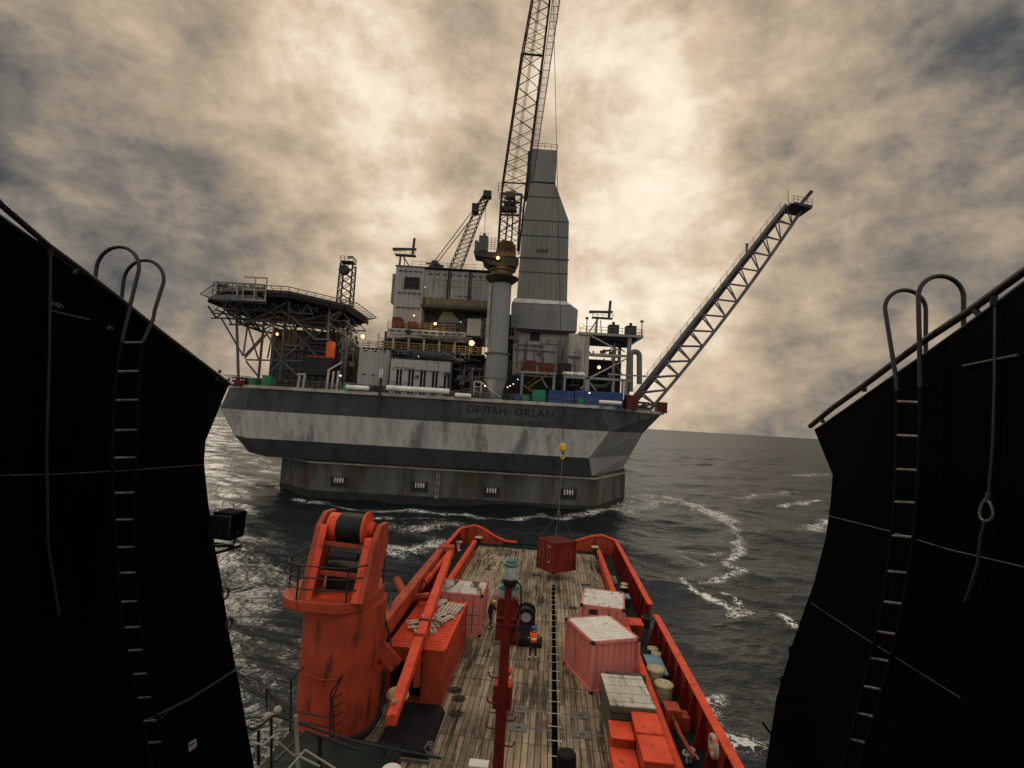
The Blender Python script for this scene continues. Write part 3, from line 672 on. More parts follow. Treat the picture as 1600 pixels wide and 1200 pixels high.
# radar scanner on the block
def radar(name, label, px, py, Yd, zb_, mir=1, sc=1.0):
    b = W(px, py, Yd); t = T(name, label, 'radar', (b[0], Yd, zb_)); x, z = b[0], b[2]
    t.part('mast', MB().tube((x - .25, Yd, zb_), (x - .1, Yd, z), .26, .2).tube((x + 2.2 * mir * sc, Yd, zb_), (x + .2, Yd, z), .13).tube((x + 1.0, Yd, zb_), (x + .6, Yd, z - .6), .1), 'truss')
    t.part('platform', MB().box(x - 1.2 * sc, x + 3.0 * sc, Yd - .7, Yd + .7, z - .2, z).rail([(x - 1.2 * sc, Yd - .7, z), (x + 3 * sc, Yd - .7, z)], .8, 2, 1, .04), 'truss')
    t.part('scanner', MB().prism([(x - 1.8 * sc, Yd - .3, z + .8), (x + 3.0 * sc, Yd - .3, z + 1.15), (x + 3.0 * sc, Yd - .3, z + 1.5), (x - 1.8 * sc, Yd - .3, z + 1.3)], (0, .6, 0)), 'dgrey')
    t.part('aerial', MB().tube((x + 2.3 * sc, Yd, z), (x + 2.45 * sc, Yd, z + 3.6), .27, n=8), 'dgrey')
    return t
radar('radar_mast', 'grey radar scanner on a braced mast on the roof of the tall pale corrugated block', 627, 398, 103, ztop + .2)

# --- pedestal crane
PY = 93.0
pb, pt = W(773, 622, PY), W(784, 436, PY)
cx = (pb[0] + pt[0]) / 2; tilt = (pt[0] - pb[0]) / 2
t = T('pedestal_crane', 'big offshore crane with a grey column, amber machinery house and long dark lattice boom', 'crane', (cx, PY, ZD))
zA, zB, zC, zT = W(773, 606, PY)[2], W(775, 592, PY)[2], W(777, 553, PY)[2], pt[2]
t.part('column', MB().lathe((cx, PY, ZD), [(1.15, 0), (1.3, zA - ZD - 1.0), (2.0, zB - ZD), (2.02, zC - ZD), (1.86, zC - ZD + .05), (1.86, zT - ZD - .1)], 36), 'grey2', smooth=True)
fl = MB().lathe((cx, PY, zC), [(2.0, -.12), (2.35, -.1), (2.35, .06), (2.0, .08)], 36).lathe((cx, PY, zB), [(1.9, -.1), (2.12, -.08), (2.12, .06), (1.9, .08)], 36)
t.part('flange', fl, 'truss', smooth=False)
t.part('knee_brace', MB().beam((W(757, 595, 94)[0], 94, zB), (W(778, 620, 92)[0], 92, ZD + .2), .25, .25), 'rim')
t.part('ring_platform', MB().lathe((cx, PY, zT - .35), [(1.8, -.75), (3.0, .25), (3.1, .5), (1.8, .5)], 32), 'lattice')
t.part('ladder_case', MB().beam((cx - 2.05, PY - .9, zC + 1.2), (cx - 2.0, PY - .9, zT - 1.2), .5, .35), 'rim')
t.part('slew_ring', MB().lathe((cx, PY, zT), [(2.2, 0), (2.25, .5), (1.95, .6), (1.95, 1.3), (2.2, 1.4), (2.2, 1.9)], 32), 'amber')
zh = zT + 1.9
hx0, hx1 = W(774, 405, PY)[0], W(806, 405, PY)[0]
t.part('house_base', MB().prism([(cx - 2.4, PY - 2.2, zh), (cx + 2.3, PY - 2.2, zh), (cx + 2.9, PY - 2.2, zh + 1.7), (cx - 3.9, PY - 2.2, zh + 1.7), (cx - 3.6, PY - 2.2, zh + .9)], (0, 4.6, 0)), 'lattice')
t.part('machinery_house', MB().prism([(hx0, PY - 2.4, zh + 1.7), (hx1, PY - 2.4, zh + 1.7), (hx1 - .15, PY - 2.4, zh + 3.7), (hx1 - .9, PY - 2.4, zh + 4.6), (hx0 + 1.1, PY - 2.4, zh + 4.6), (hx0 + .3, PY - 2.4, zh + 3.7)], (0, 4.2, 0)), 'amber', bevel=.08)
c0, c1, k0, k1 = PB(749, 394, 762, 373, PY - 1.5)
cb = t.part('cab', MB().box(c0, c1, PY - 2.6, PY, k0, k1), 'fire')
t.part('cab_frame', MB().box(c0 - .12, c0, PY - 2.7, PY + .1, k0 - .1, k1 + .1).box(c1, c1 + .12, PY - 2.7, PY + .1, k0 - .1, k1 + .1).box(c0, c1, PY - 2.7, PY + .1, k1, k1 + .15).box(c0 - .9, c0 - .3, PY - 2, PY - .5, k0, k1 - .6), 'truss', cb)
t.part('cab_platform', MB().prism([(c0 - 1.0, PY - 2.7, k0 - .2), (c1 + 2.2, PY - 2.7, k0 - .2), (c1 + 1.9, PY - 2.7, k0 - 1.4), (c0 - .7, PY - 2.7, k0 - 1.0)], (0, 3.2, 0)), 'lattice')
t.part('cab_rail', MB().rail([(c1 + .2, PY - 2.6, k0), (c1 + 2.0, PY - 2.6, k0)], 2.4, 6, .6, .05).rail([(c0, PY - 2.6, k1 + .1), (c1 + .2, PY - 2.6, k1 + .1)], .6, 2, .8, .03), 'rim')
# a-frame with winches behind the boom foot
bl, br = W(778, 392, PY - 2.5), W(809, 392, PY - 2.5)
gl, gr = W(784, 302, PY + .5), W(815, 304, PY + .5)
t.part('gantry', MB().beam(bl, gl, .42, .42).beam(br, gr, .42, .42).beam(lerp(bl, br, .33), lerp(gl, gr, .42), .28, .28).beam(lerp(bl, br, .66), lerp(gl, gr, .62), .28, .28)
       .beam(lerp(bl, gl, .62), lerp(br, gr, .62), .3, .3).beam(lerp(bl, gl, .85), lerp(br, gr, .85), .3, .3).beam(gl, gr, .35, .35).beam(lerp(bl, gl, .3), lerp(br, gr, .55), .16, .16).beam(lerp(br, gr, .3), lerp(bl, gl, .55), .16, .16), 'lattice')
wc = lerp(lerp(bl, gl, .82), lerp(br, gr, .82), .45)
t.part('winch', MB().lathe((wc[0] - 1.1, wc[1], wc[2]), [(.8, 0), (.8, .15), (.5, .16), (.5, 2.0), (.8, 2.01), (.8, 2.2)], 20, (1, 0, 0)).box(wc[0] - 1.5, wc[0] + 1.3, wc[1] - .8, wc[1] + .8, wc[2] - 1.5, wc[2] - .8), 'lattice')
t.part('winch_house', MB().box(wc[0] - .9, wc[0] + .9, wc[1] - .9, wc[1] + .6, wc[2] + .9, wc[2] + 2.0), 'amber')
t.part('gantry_rail', MB().rail([(wc[0] - 2, wc[1] - .9, wc[2] + .4), (wc[0] + 1.9, wc[1] - .9, wc[2] + .4)], 1.1, 3, .9, .04).rail([(gl[0] - .7, gl[1], gl[2]), (gl[0] - .1, gl[1], gl[2])], 2.0, 3, .6, .05), 'lattice')
# the boom comes out towards the camera over the vessel
A1, B1 = W(778, 390, PY - 2.5), W(811, 392, PY - 2.5); dz = np.array([0, 1.2, 2.2])
A2, B2 = W(785, 285, 86.5), W(822, 287, 86.5)
A3, B3 = W(815, 84, 62), W(848, 87, 62)
A4, B4 = W(836, -30, 50.5), W(862, -28, 50.5)
dn = lambda k: np.array([0, .35, -1]) * k
lat = MB(); lat.lattice([A1, B1, B1 + dn(.6), A1 + dn(.6)], [A2, B2, B2 + dn(2.0), A2 + dn(2.0)], 5, .13, .06)
lat.lattice([A2, B2, B2 + dn(2.0), A2 + dn(2.0)], [A3, B3, B3 + dn(1.7), A3 + dn(1.7)], 10, .115, .045, False, (1, 2, 3)).lattice([A2, B2], [A3, B3], 10, .115, .065, True, (0,))
lat.lattice([A3, B3, B3 + dn(1.7), A3 + dn(1.7)], [A4, B4, B4 + dn(.9), A4 + dn(.9)], 7, .095, .035, False, (1, 2, 3)).lattice([A3, B3], [A4, B4], 7, .09, .045, True, (0,)); lat.tube(A3, B3, .14).tube(A2, B2, .14)
t.part('boom', lat, 'lattice')
wk = MB(); gz = MB(); off = np.array([.35, 0, .1]); wv = np.array([.8, 0, .05])
for (a, b) in ((B2, B3), (B3, B4)):
    a, b = a + off, b + off; wk.tube(a, b, .05, n=5).tube(a + wv, b + wv, .05, n=5)
    for k in range(1, 5): wk.tube(a + wv * k / 5, b + wv * k / 5, .022, n=4)
    n_ = int(np.linalg.norm(b - a) / 1.1)
    for k in range(n_ + 1): wk.tube(a + (b - a) * k / n_, a + wv + (b - a) * k / n_, .04, n=4)
t.part('boom_walkway', wk, 'truss')
wr = MB()
for (a, b) in ((B2, B3), (B3, B4)): wr.rail([a + off + wv, b + off + wv], .7, 2, 2.2, .03)
t.part('walkway_rail', wr, 'lattice')
t.part('boom_head', MB().box(A4[0] - .3, B4[0] + .5, A4[1] - 1.2, A4[1] + .8, A4[2] - 1.0, A4[2] + .6), 'lattice')
cbm = MB()
for f_ in (.40, .46, .52): cbm.tube(lerp(gl, gr, f_), lerp(A4, B4, f_), .035, n=5)
t.part('luffing_wire', cbm, 'wire')
# hoist line, hook block, sling and the hanging container
tip = W(864, -25, 49.5); hk = W(880, 692, 45.5)
solo('hoist_line', 'thin black hoist wire falling from the crane boom to the yellow hook block', 'wire rope', MB().tube(tip, hk, .03, n=6), 'wire', hk)
hb = T('hook_block', 'yellow ball and hook hanging on the hoist wire in front of the white concrete band', 'crane hook', tuple(hk))
hb.part('ball', MB().lathe((hk[0], hk[1], hk[2] - .78), [(.07, .78), (.22, .72), (.31, .58), (.32, .32), (.26, .12), (.10, 0), (.04, -.02)], 20), 'hookyellow', smooth=True)
hkp = [(hk[0] + .02 + .14 * math.cos(a), hk[1], hk[2] - 1.22 + .18 * math.sin(a)) for a in np.linspace(1.6, 6.6, 14)]
hb.part('swivel', MB().lathe((hk[0], hk[1], hk[2] - 1.02), [(.07, 0), (.09, .10), (.06, .26)], 12), 'blacksteel'); hb.part('hook', MB().path(hkp, .06, 8), 'hookyellow', smooth=True)

# --- derrick (clad drilling tower)
DY = 110.0
t = T('drilling_derrick', 'tall windowless grey-green clad drilling tower with a stepped narrower top', 'drilling tower', (W(850, 500, DY)[0], DY + 5, ZD))
def slabpx(pts, Yd, dep): return MB().prism([W(px, py, Yd) for px, py in pts], (0, dep, 0))
t.part('tower_wall', slabpx([(807, 470), (886, 474), (889, 346), (868, 288), (829, 285), (817, 345)], DY, 13), 'olive')
t.part('tower_top', slabpx([(829, 283), (868, 285), (871, 235), (830, 232)], DY + .6, 9), 'olive')
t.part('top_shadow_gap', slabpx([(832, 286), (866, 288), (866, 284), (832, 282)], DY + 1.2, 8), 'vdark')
t.part('side_duct', slabpx([(822, 300), (829, 300), (832, 235), (825, 236)], DY + 1, 5), 'dgrey')
for (a, b, w_) in (((815, 343), (889, 347), .10), ((820, 306), (875, 309), .10), ((813, 367), (889, 371), .12), ((811, 402), (889, 406), .32), ((810, 424), (888, 428), .12)):
    t.part('seam', MB().beam(W(*a, DY - .05), W(*b, DY - .05), .12, w_), 'dgrey')
rb_ = MB()
for i in range(1, 9): 
    pa, pb_ = W(807 + i * 8.8, 471, DY), W(818 + i * 7.6, 347, DY); rb_.beam(pa, pb_, .045, .05)
t.part('dark_panel_line', rb_, 'dgrey')  # thin dark strips stand in for the shading of cladding ribs
for i in range(3):
    p = W(842 + i * 6, 391, DY - .1); t.part('emblem', MB().path([(p[0] - .28, DY - .08, p[2] - .3), (p[0] - .2, DY - .08, p[2] + .1), (p[0], DY - .08, p[2] + .32), (p[0] + .2, DY - .08, p[2] + .1), (p[0] + .28, DY - .08, p[2] - .3)], .09, 5).box(p[0] - .33, p[0] + .33, DY - .12, DY - .02, p[2] - .42, p[2] - .28), 'blacksteel')
t.part('top_rail', MB().rail([W(831, 231, DY + .7), W(871, 234, DY + .7)], 1.2, 2, 1.2, .05), 'dgrey')
t.part('skirt', slabpx([(798, 512), (901, 518), (903, 484), (886, 472), (804, 466), (799, 476)], DY - 4, 15), 'grey2')
sk = MB(); n_ = 22
for i in range(n_): 
    p, q = W(800 + i * 4.6, 512 + i * .27, DY - 4), W(801 + i * 4.6, 479 + i * .30, DY - 4); sk.beam(p, q, .32, .16)
t.part('skirt_rib', sk, 'grey2')
t.part('skirt_cap', MB().prism([W(805, 465.5, DY - 4.1), W(884, 471, DY - 4.1), W(893, 476.5, DY - 4.1), W(800, 472, DY - 4.1)], (0, 3.5, 0)), 'white')
dl = MB()
for i in range(24):
    p = W(802 + i * 4.1, 513 + i * .25, DY - 3.9); dl.box(p[0] - .18, p[0] + .18, DY - 4.05, DY - 3.6, p[2] - .5 - .2 * (i % 2), p[2])
t.part('skirt_fringe', dl, 'vdark')
xl, xr_, zl, zr = PB(800, 575, 899, 518, DY - 3)
low = t.part('lower_wall', wall_mb(xl, xr_, DY - 3, DY + 9, ZD, zr, 1.3, .08), 'grey'); p = W(836, 524, DY - 3.1)
t.part('vent_opening', MB().box(p[0] - 1.0, p[0] + 1.0, DY - 3.25, DY - 3, p[2] - 1.1, p[2] + .7), 'vdark'); p = W(892, 530, DY - 3.1)
t.part('vent_hole', MB().box(p[0] - .3, p[0] + .3, DY - 3.2, DY - 3, p[2] - .3, p[2] + .3), 'vdark')
p, q = W(806, 546, DY - 3.2), W(868, 550, DY - 3.2); t.part('wall_seam', MB().beam(p, q, .14, .14).beam(W(820, 548, DY - 3.2), W(820, 575, DY - 3.2), .14, .14).beam(W(848, 549, DY - 3.2), W(848, 575, DY - 3.2), .14, .14), 'dgrey')
t.part('pipework', pipes(xl + .4, xr_ - .4, DY - 3.7, ZD + 1, zr - 2, 34, 214, (.05, .13)), 'truss'); t.part('wall_gear', pipes(xl + .4, xr_, DY - 5.5, ZD + 1, ZD + 6, 40, 215, (.08, .2)), 'dgrey')
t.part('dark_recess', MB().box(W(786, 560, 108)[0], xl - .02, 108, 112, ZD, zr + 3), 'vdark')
t.part('stair_gear', pipes(W(797, 540, 104)[0], W(812, 540, 104)[0], 104, W(800, 548, 104)[2], W(800, 490, 104)[2], 34, 44, (.06, .16)), 'truss')

# --- helideck
HX, HY, HZ, HR = -45.4, 103.5, 36.2, 15.6
def octa(r, z, n=8): return [(HX + r * math.cos(R(22.5 + 45 * k)) * .93, HY + r * 1.05 * math.sin(R(22.5 + 45 * k)), z) for k in range(n)]
t = T('helideck', 'octagonal helicopter deck on a tall lattice of legs, overhanging the left end of the platform', 'helideck', (HX, HY, ZD))
t.part('deck', MB().prism(octa(HR, HZ - .5), (0, 0, .55)), 'dgrey')
ub = MB(); o_ = octa(HR - .35, HZ - .8)
for k in range(8): ub.beam(o_[k], o_[(k + 1) % 8], .4, .6)
for i in range(-6, 7):
    xx = i * 2.2; hw = min(HR * .97, (HR * 1.31 - abs(xx))); ub.box(HX + xx - .12, HX + xx + .12, HY - hw, HY + hw, HZ - 1.3, HZ - .51)
t.part('deck_beam', ub, 'vdark')
nt_ = MB(); oo, oi = octa(HR + 1.9, HZ + .3), octa(HR, HZ - .1)
for k in range(8):
    a, b, c, d = oi[k], oi[(k + 1) % 8], oo[k], oo[(k + 1) % 8]
    nt_.tube(c, d, .09, n=5); nt_.tube(lerp(a, c, .5), lerp(b, d, .5), .04, n=4)
    for j in range(9): nt_.tube(lerp(a, b, j / 8), lerp(c, d, j / 8), .06, n=4)
t.part('safety_net', nt_, 'truss')
ut = MB(); zb_ = HZ - 3.0
for i in range(-2, 3):
    yy = HY + i * 5.4; hw = min(HR * .86, HR * 1.22 - abs(i * 5.4)); n_ = 8
    ut.tube((HX - hw, yy, zb_), (HX + hw, yy, zb_), .15, n=6)
    for k in range(n_):
        xa_ = HX - hw + 2 * hw * k / n_; xm_ = xa_ + hw / n_
        ut.tube((xa_, yy, zb_), (xm_, yy, HZ - 1.2), .10, n=5).tube((xm_, yy, HZ - 1.2), (xa_ + 2 * hw / n_, yy, zb_), .10, n=5)
for i in range(-2, 3):
    xx = HX + i * 5.2; hw = min(HR * .9, HR * 1.25 - abs(i * 5.2)); ut.tube((xx, HY - hw, zb_), (xx, HY + hw, zb_), .15, n=6)
t.part('under_truss', ut, 'truss'); t.part('under_pipework', pipes(HX - 9, HX + 9, HY - 10, HZ - 2.6, HZ - 1.4, 40, 321, (.06, .14)), 'dgrey')
# lower support ring + legs
tr = MB(); low = octa(HR * .62, HZ - 4.6); top = octa(HR * .86, HZ - 1.3)
for k in range(8):
    tr.tube(low[k], low[(k + 1) % 8], .24, n=8); tr.tube(low[k], top[k], .22, n=8); tr.tube(low[k], top[(k + 1) % 8], .17, n=6)
    tr.tube(low[k], (HX, HY, HZ - 1.3), .14, n=6)
t.part('support_ring', tr, 'truss')
foot = {}
legs = [((375, 583), (366, 506), 98), ((404, 588), (413, 498), 104), ((438, 593), (448, 478), 99), ((512, 560), (513, 500), 96)]
for i, (b_, tp, yy) in enumerate(legs):
    a = W(*b_, yy); a[2] = ZD; q = W(*tp, yy); q[2] = max(q[2], HZ - 3.2); q[2] = HZ - 1.0
    t.part('leg', MB().tube(a, q, .27, .24, n=12), 'truss', smooth=True)
def TB(mb, p, q, ya, yb, r=.17): return mb.tube(W(*p, ya), W(*q, yb), r, n=7)
bx = MB()
for p, q, ya, yb in (((380, 556), (345, 496), 98, 98), ((380, 556), (388, 500), 98, 100), ((382, 560), (424, 514), 98, 99), ((382, 556), (412, 523), 98, 102), ((384, 562), (474, 564), 98, 97), ((384, 564), (405, 590), 98, 100),
                     ((404, 562), (388, 512), 104, 103), ((418, 560), (430, 500), 102, 101), ((330, 497), (402, 498), 99, 99), ((358, 507), (430, 508), 99, 99), ((325, 478), (338, 497), 97, 99), ((338, 497), (352, 484), 99, 101),
                     ((352, 490), (363, 507), 100, 99), ((440, 560), (410, 510), 97, 98), ((440, 563), (474, 596), 97, 97), ((440, 563), (424, 580), 97, 97), ((440, 562), (482, 526), 97, 97), ((494, 556), (452, 510), 96.5, 97),
                     ((513, 500), (489, 482), 96, 98), ((513, 500), (536, 480), 96, 98), ((513, 505), (470, 502), 96, 97), ((514, 505), (540, 527), 96, 97), ((497, 522), (513, 508), 96, 96), ((560, 542), (527, 514), 96, 97),
                     ((528, 540), (545, 505), 97, 98), ((545, 505), (555, 535), 98, 97), ((538, 500), (560, 520), 98, 97)):
    TB(bx, p, q, ya, yb)
t.part('brace', bx, 'truss')
st = MB(); P_ = [W(421, 468, 93), W(424, 474, 93), W(457, 496, 94), W(492, 530, 95.2), W(516, 531, 95.2)]
for a, b in zip(P_, P_[1:]): st.beam(a, b, 1.0, .28)
t.part('stairway', st, 'truss'); t.part('stair_rail', MB().rail(P_[:4], 1.0, 2, 1.1, .04), 'truss')
sk_ = MB().box(W(335, 452, 88)[0], W(412, 458, 88)[0], 87.6, 89.5, W(370, 470, 88)[2], W(370, 463, 88)[2])
fb = t.part('foam_platform', sk_, 'truss')
xa, xb = W(334, 452, 88)[0], W(414, 458, 88)[0]; zq = W(370, 463, 88)[2]
t.part('foam_rail', MB().rail([(xa, 87.7, zq), (xb, 87.7, zq)], 2.3, 3, 1.0, .06), 'dgrey', fb)
t.part('foam_pipework', pipes(xa + .4, xb, 88.2, zq, zq + 2.2, 26, 61, (.08, .22)), 'rim', fb)
for a_, b_ in ((337, 352), (372, 380)): t.part('hose_reel_box', MB().box(W(a_, 450, 88)[0], W(b_, 450, 88)[0], 88.3, 89.2, zq + .5, zq + 2.1), 'rustred', fb)
p0, p1 = W(380, 452, 87), W(414, 470, 87)
fr_ = MB()
for zz in (p0[2] + 2.2, p0[2], p1[2]): fr_.tube((p0[0], 87, zz), (p1[0], 87, zz), .13, n=6)
for xx in (p0[0], (p0[0] + p1[0]) / 2, p1[0]): fr_.tube((xx, 87, p1[2]), (xx, 87, p0[2] + (2.2 if xx != p0[0] else 0)), .11, n=6)
t.part('access_frame', fr_, 'rim', fb)
# dark modules under the helideck
for nm, lab, l, b, r, tp, yy, dp, mt in (('clad_module', 'broad dark corrugated module under the helideck, behind its cross braced legs', 418, 604, 526, 519, 103, 12, 'dgrey'),
                                    ('rounded_module', 'narrow grey module right of the orange chute under the helideck', 528, 604, 540, 524, 99, 6, 'grey2')):
    a0, a1, c0, c1 = PB(l, b, r, tp, yy); m_ = T(nm, lab, 'module', ((a0 + a1) / 2, yy + 3, ZD)); m_.part('wall', wall_mb(a0, a1, yy, yy + dp, ZD, c1, 1.4, .2), mt)
    m_.part('pipework', pipes(a0, a1 + 2.5, yy - .6, ZD + 1, c1 - .5, 20, 70 + l, (.07, .18)), 'truss')
a0, a1, c0, c1 = PB(541, 604, 558, 524, 100)
solo('equipment_stack', 'dark jumble of pipes and boxes between the helideck and the low corrugated module', 'machinery', pipes(a0, a1, 101, ZD + .3, c1, 70, 99, (.1, .35)).box(a0, a1, 101, 104, ZD, c1 - 2), 'dgrey', ((a0 + a1) / 2, 101, ZD))
# evacuation chute (orange) and its black box
a0, a1, c0, c1 = PB(471, 599, 520, 559, 93.6); 
t = T('escape_chute_station', 'black box station with an orange escape chute standing up beside it, below the helideck', 'escape station', ((a0 + a1) / 2, 95, ZD))
zb0 = W(495, 586, 93.6)[2]
t.part('box', MB().prism([(a0, 93.6, zb0), (a1 - .8, 93.6, zb0), (a1, 93.6, c1 - .6), (a1, 93.6, c1), (a0 + .3, 93.6, c1)], (0, 4, 0)), 'vdark', bevel=.05)
t.part('box_top', MB().box(a0 + .5, a1 - 1.5, 93.8, 97, c1, c1 + .12), 'orange')
p = W(515, 559, 94.5); q = W(515, 534, 94.5)
t.part('chute', MB().lathe((p[0], 94.6, p[2]), [(.78, 0), (.8, .4), (.78, 1.4), (.82, q[2] - p[2] - .2), (.7, q[2] - p[2])], 20), 'orange', smooth=True)
for l_ in (464, 472, 509, 517, 525): 
    p = W(l_, 605, 93); t.part('support_leg', MB().beam((p[0], 93.4, ZD), (p[0] + .1, 93.6, zb0 + (.9 if l_ > 500 else 0)), .34, .34), 'rim')
lg = MB().beam((W(509, 600, 93)[0], 93.4, zb0 + .9), (W(533, 565, 93)[0], 93.4, zb0 + 2.6), .3, .3).beam((W(462, 600, 93)[0], 93.4, zb0), (W(475, 600, 93)[0], 93.4, zb0), .3, .3)
t.part('support_frame', lg, 'rim'); t.part('lower_gear', pipes(a0 + .4, a1 - 1, 94.5, ZD + .2, zb0, 18, 17, (.08, .2)), 'dgrey')
# lattice mast behind the helideck
LY = 113
t = T('lattice_mast', 'slim dark lattice mast with a drum shaped antenna near its top, behind the helideck', 'mast', (*W(536, 470, LY)[:2], ZD))
bl_, br_, tl_, tr_ = W(524, 472, LY), W(547, 473, LY), W(532, 410, LY), W(551, 411, LY)
dp = np.array([0, 2.6, 0]); dn2 = np.array([0, 0, ZD + 8 - bl_[2]])
t.part('mast', MB().lattice([bl_ + dn2, br_ + dn2, br_ + dp + dn2, bl_ + dp + dn2], [tl_, tr_, tr_ + dp, tl_ + dp], 13, .17, .09), 'lattice')
p = W(537, 421, LY - .6); t.part('antenna_drum', MB().lathe((p[0], LY - .8, p[2]), [(.9, 0), (1.15, .2), (1.15, 1.0), (.6, 1.3)], 20, (0, 1, 0)), 'blacksteel')
p = W(541, 407, LY); t.part('head_platform', MB().box(p[0] - 1.4, p[0] + 1.5, LY, LY + 2.6, p[2] - .2, p[2]).rail([(p[0] - 1.4, LY, p[2]), (p[0] + 1.5, LY, p[2]), (p[0] + 1.5, LY + 2.6, p[2])], 1.0, 2, .8, .06).box(p[0] + .1, p[0] + 1.3, LY + .5, LY + .9, p[2] + .9, p[2] + 1.15), 'lattice')

# --- second crane behind the main block
CY = 118
t = T('luffing_crane', 'smaller lattice boom crane leaning over the roof behind the tall pale block', 'crane', (*W(700, 420, CY)[:2], ZD))
a, b, c, d = W(700, 422, CY), W(718, 423, CY), W(742, 325, CY), W(753, 328, CY); e, f_ = W(757, 302, CY), W(765, 305, CY); dp = np.array([0, 2, 0])
t.part('boom', MB().lattice([a, b, b + dp, a + dp], [c, d, d + dp, c + dp], 13, .11, .055).lattice([c, d, d + dp, c + dp], [e, f_, f_ + dp * .6, e + dp * .6], 4, .15, .09), 'dgrey')
t.part('boom_head', MB().box(e[0] - .3, f_[0] + .4, CY - .2, CY + 1.6, e[2] - .8, e[2] + .7).box(c[0] - .7, c[0] + .8, CY - .3, CY + 2.2, c[2] - .9, c[2] + 1.1), 'lattice')
t.part('backstay', MB().tube(W(679, 408, CY), c, .11, n=5).tube(W(682, 412, CY), c + np.array([.3, .6, -.8]), .11, n=5), 'lattice')
p = W(679, 416, CY); t.part('column', MB().lathe((p[0], CY, ZD), [(1.4, 0), (1.4, p[2] - ZD), (.8, p[2] - ZD + .3), (.8, p[2] - ZD + 1.2)], 20).lathe(((a[0] + b[0]) / 2, CY + 1, ZD), [(1.5, 0), (1.5, a[2] - ZD)], 20), 'dgrey')
t.part('hoist_wire', MB().tube(e + np.array([.4, .5, 0]), W(757, 362, CY), .06, n=5), 'wire'); p = W(757, 366, CY); t.part('hook', MB().ball((p[0], CY + .2, p[2]), .38), 'lattice')

# --- open process module at the right
t = T('process_module', 'open steel framed module with a big bent grey pipe, right of the drilling tower', 'module', (*W(950, 600, 100)[:2], ZD))
QY = 99.0
xL, xM, xR = W(917, 560, QY)[0], W(950, 560, QY + 3)[0], W(983, 560, QY)[0]
zT_, zM_ = W(950, 524, QY)[2], W(950, 555, QY)[2]
zLo = W(930, 592, QY)[2]
t.part('side_wall', wall_mb(xL - 3.6, xL - .35, QY + .2, QY + .5, zLo, zT_, 1.1, .1, False).box(xL - 3.6, xL - .4, QY + .5, QY + 9, zLo, zT_), 'grey')
for xx, yy, w_ in ((xL, QY, .8), (xR, QY, .7), (xL + .3, QY + 9, .6), (xR, QY + 9, .6), (xM + 1.2, QY + 3, .55)): t.part('column', MB().box(xx - w_ / 2, xx + w_ / 2, yy, yy + w_, ZD, zT_ - .2), 'grey2')
t.part('top_deck', MB().box(xL - 1.8, W(1005, 524, QY)[0], QY - .3, QY + 10, zT_ - .15, zT_ + .35), 'grey2')
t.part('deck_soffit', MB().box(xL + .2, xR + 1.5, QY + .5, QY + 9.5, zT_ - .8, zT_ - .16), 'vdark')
t.part('mid_beam', MB().box(xL, xR, QY + .02, QY + .3, zM_ - .2, zM_ + .25), 'grey2'); t.part('mid_beam', MB().box(xL, xR, QY + 9, QY + 9.4, zM_ - .2, zM_ + .2), 'grey2')
for (p, q, ya, yb, r) in (((922, 524), (968, 548), QY, QY, .3), ((922, 590), (980, 560), QY, QY, .28), ((948, 550), (980, 525), QY + 8, QY + 8, .22), ((946, 526), (976, 550), QY + 8, QY + 8, .2), ((985, 540), (1003, 527), QY, QY, .24), ((925, 580), (945, 560), QY + 6, QY + 6, .2), ((955, 560), (972, 585), QY + 6, QY + 6, .2)):
    t.part('brace', MB().beam(W(*p, ya), W(*q, yb), r, r), 'grey2')
t.part('equipment', pipes(xL + .6, xR - .4, QY + 5, ZD + 1.5, zM_ - .6, 40, 91, (.15, .5)), 'vdark'); t.part('upper_equipment', pipes(xL + .6, xR - .4, QY + 5, zM_ + .3, zT_ - 2.2, 16, 95, (.12, .3)), 'dgrey')
t.part('dark_screen', MB().box(xL + .3, xR, QY + 7, QY + 7.2, ZD, zM_ - .2).box(W(868, 600, 105)[0], xL + .3, QY + 6, QY + 6.3, ZD, zLo + 1.0), 'vdark')
p0, p1, p2, p3 = W(985, 612, QY), W(985, 556, QY), W(999, 556, QY), W(999, 600, QY)
arc = [p0] + [np.array([(p1[0] + p2[0]) / 2 - (p2[0] - p1[0]) / 2 * math.cos(a), QY, p1[2] + (p2[0] - p1[0]) / 2 * math.sin(a)]) for a in np.linspace(0, math.pi, 12)] + [p3]
t.part('bent_pipe', MB().path(arc, .52, 14), 'truss', smooth=True)
lp = [W(915, 598, 97.5), W(930, 604, 97.5), W(945, 604, 97.5), W(954, 598, 97.5), W(955, 585, 98.5)]; t.part('loop_pipe', MB().path(lp, .45, 10), 'dgrey', smooth=True)
xw0, xw1 = W(880, 588, 97)[0], W(986, 594, 97)[0]; zw = W(930, 591, 97)[2]
lowf = MB().box(xw0, xw1, 96.6, 97.1, zw - .3, zw + .15)
for xx in (xw0 + .3, W(958, 600, 97)[0], xw1 - 1.6, xw1 - 1.0): lowf.box(xx - .22, xx + .22, 96.65, 97.05, ZD, zw - .3)
lowf.beam(W(918, 597, 97), W(907, 608, 97), .25, .25).beam(W(920, 597, 97), W(931, 610, 97), .25, .25).box(xL - .4, xL + .4, 96.6, 97, ZD, zw)
lowf.box(W(950, 583, 96.8)[0], W(1010, 588, 96.8)[0], 96.6, 96.9, W(980, 586, 96.8)[2] - .18, W(980, 586, 96.8)[2] + .1)
t.part('lower_frame', lowf, 'grey2')
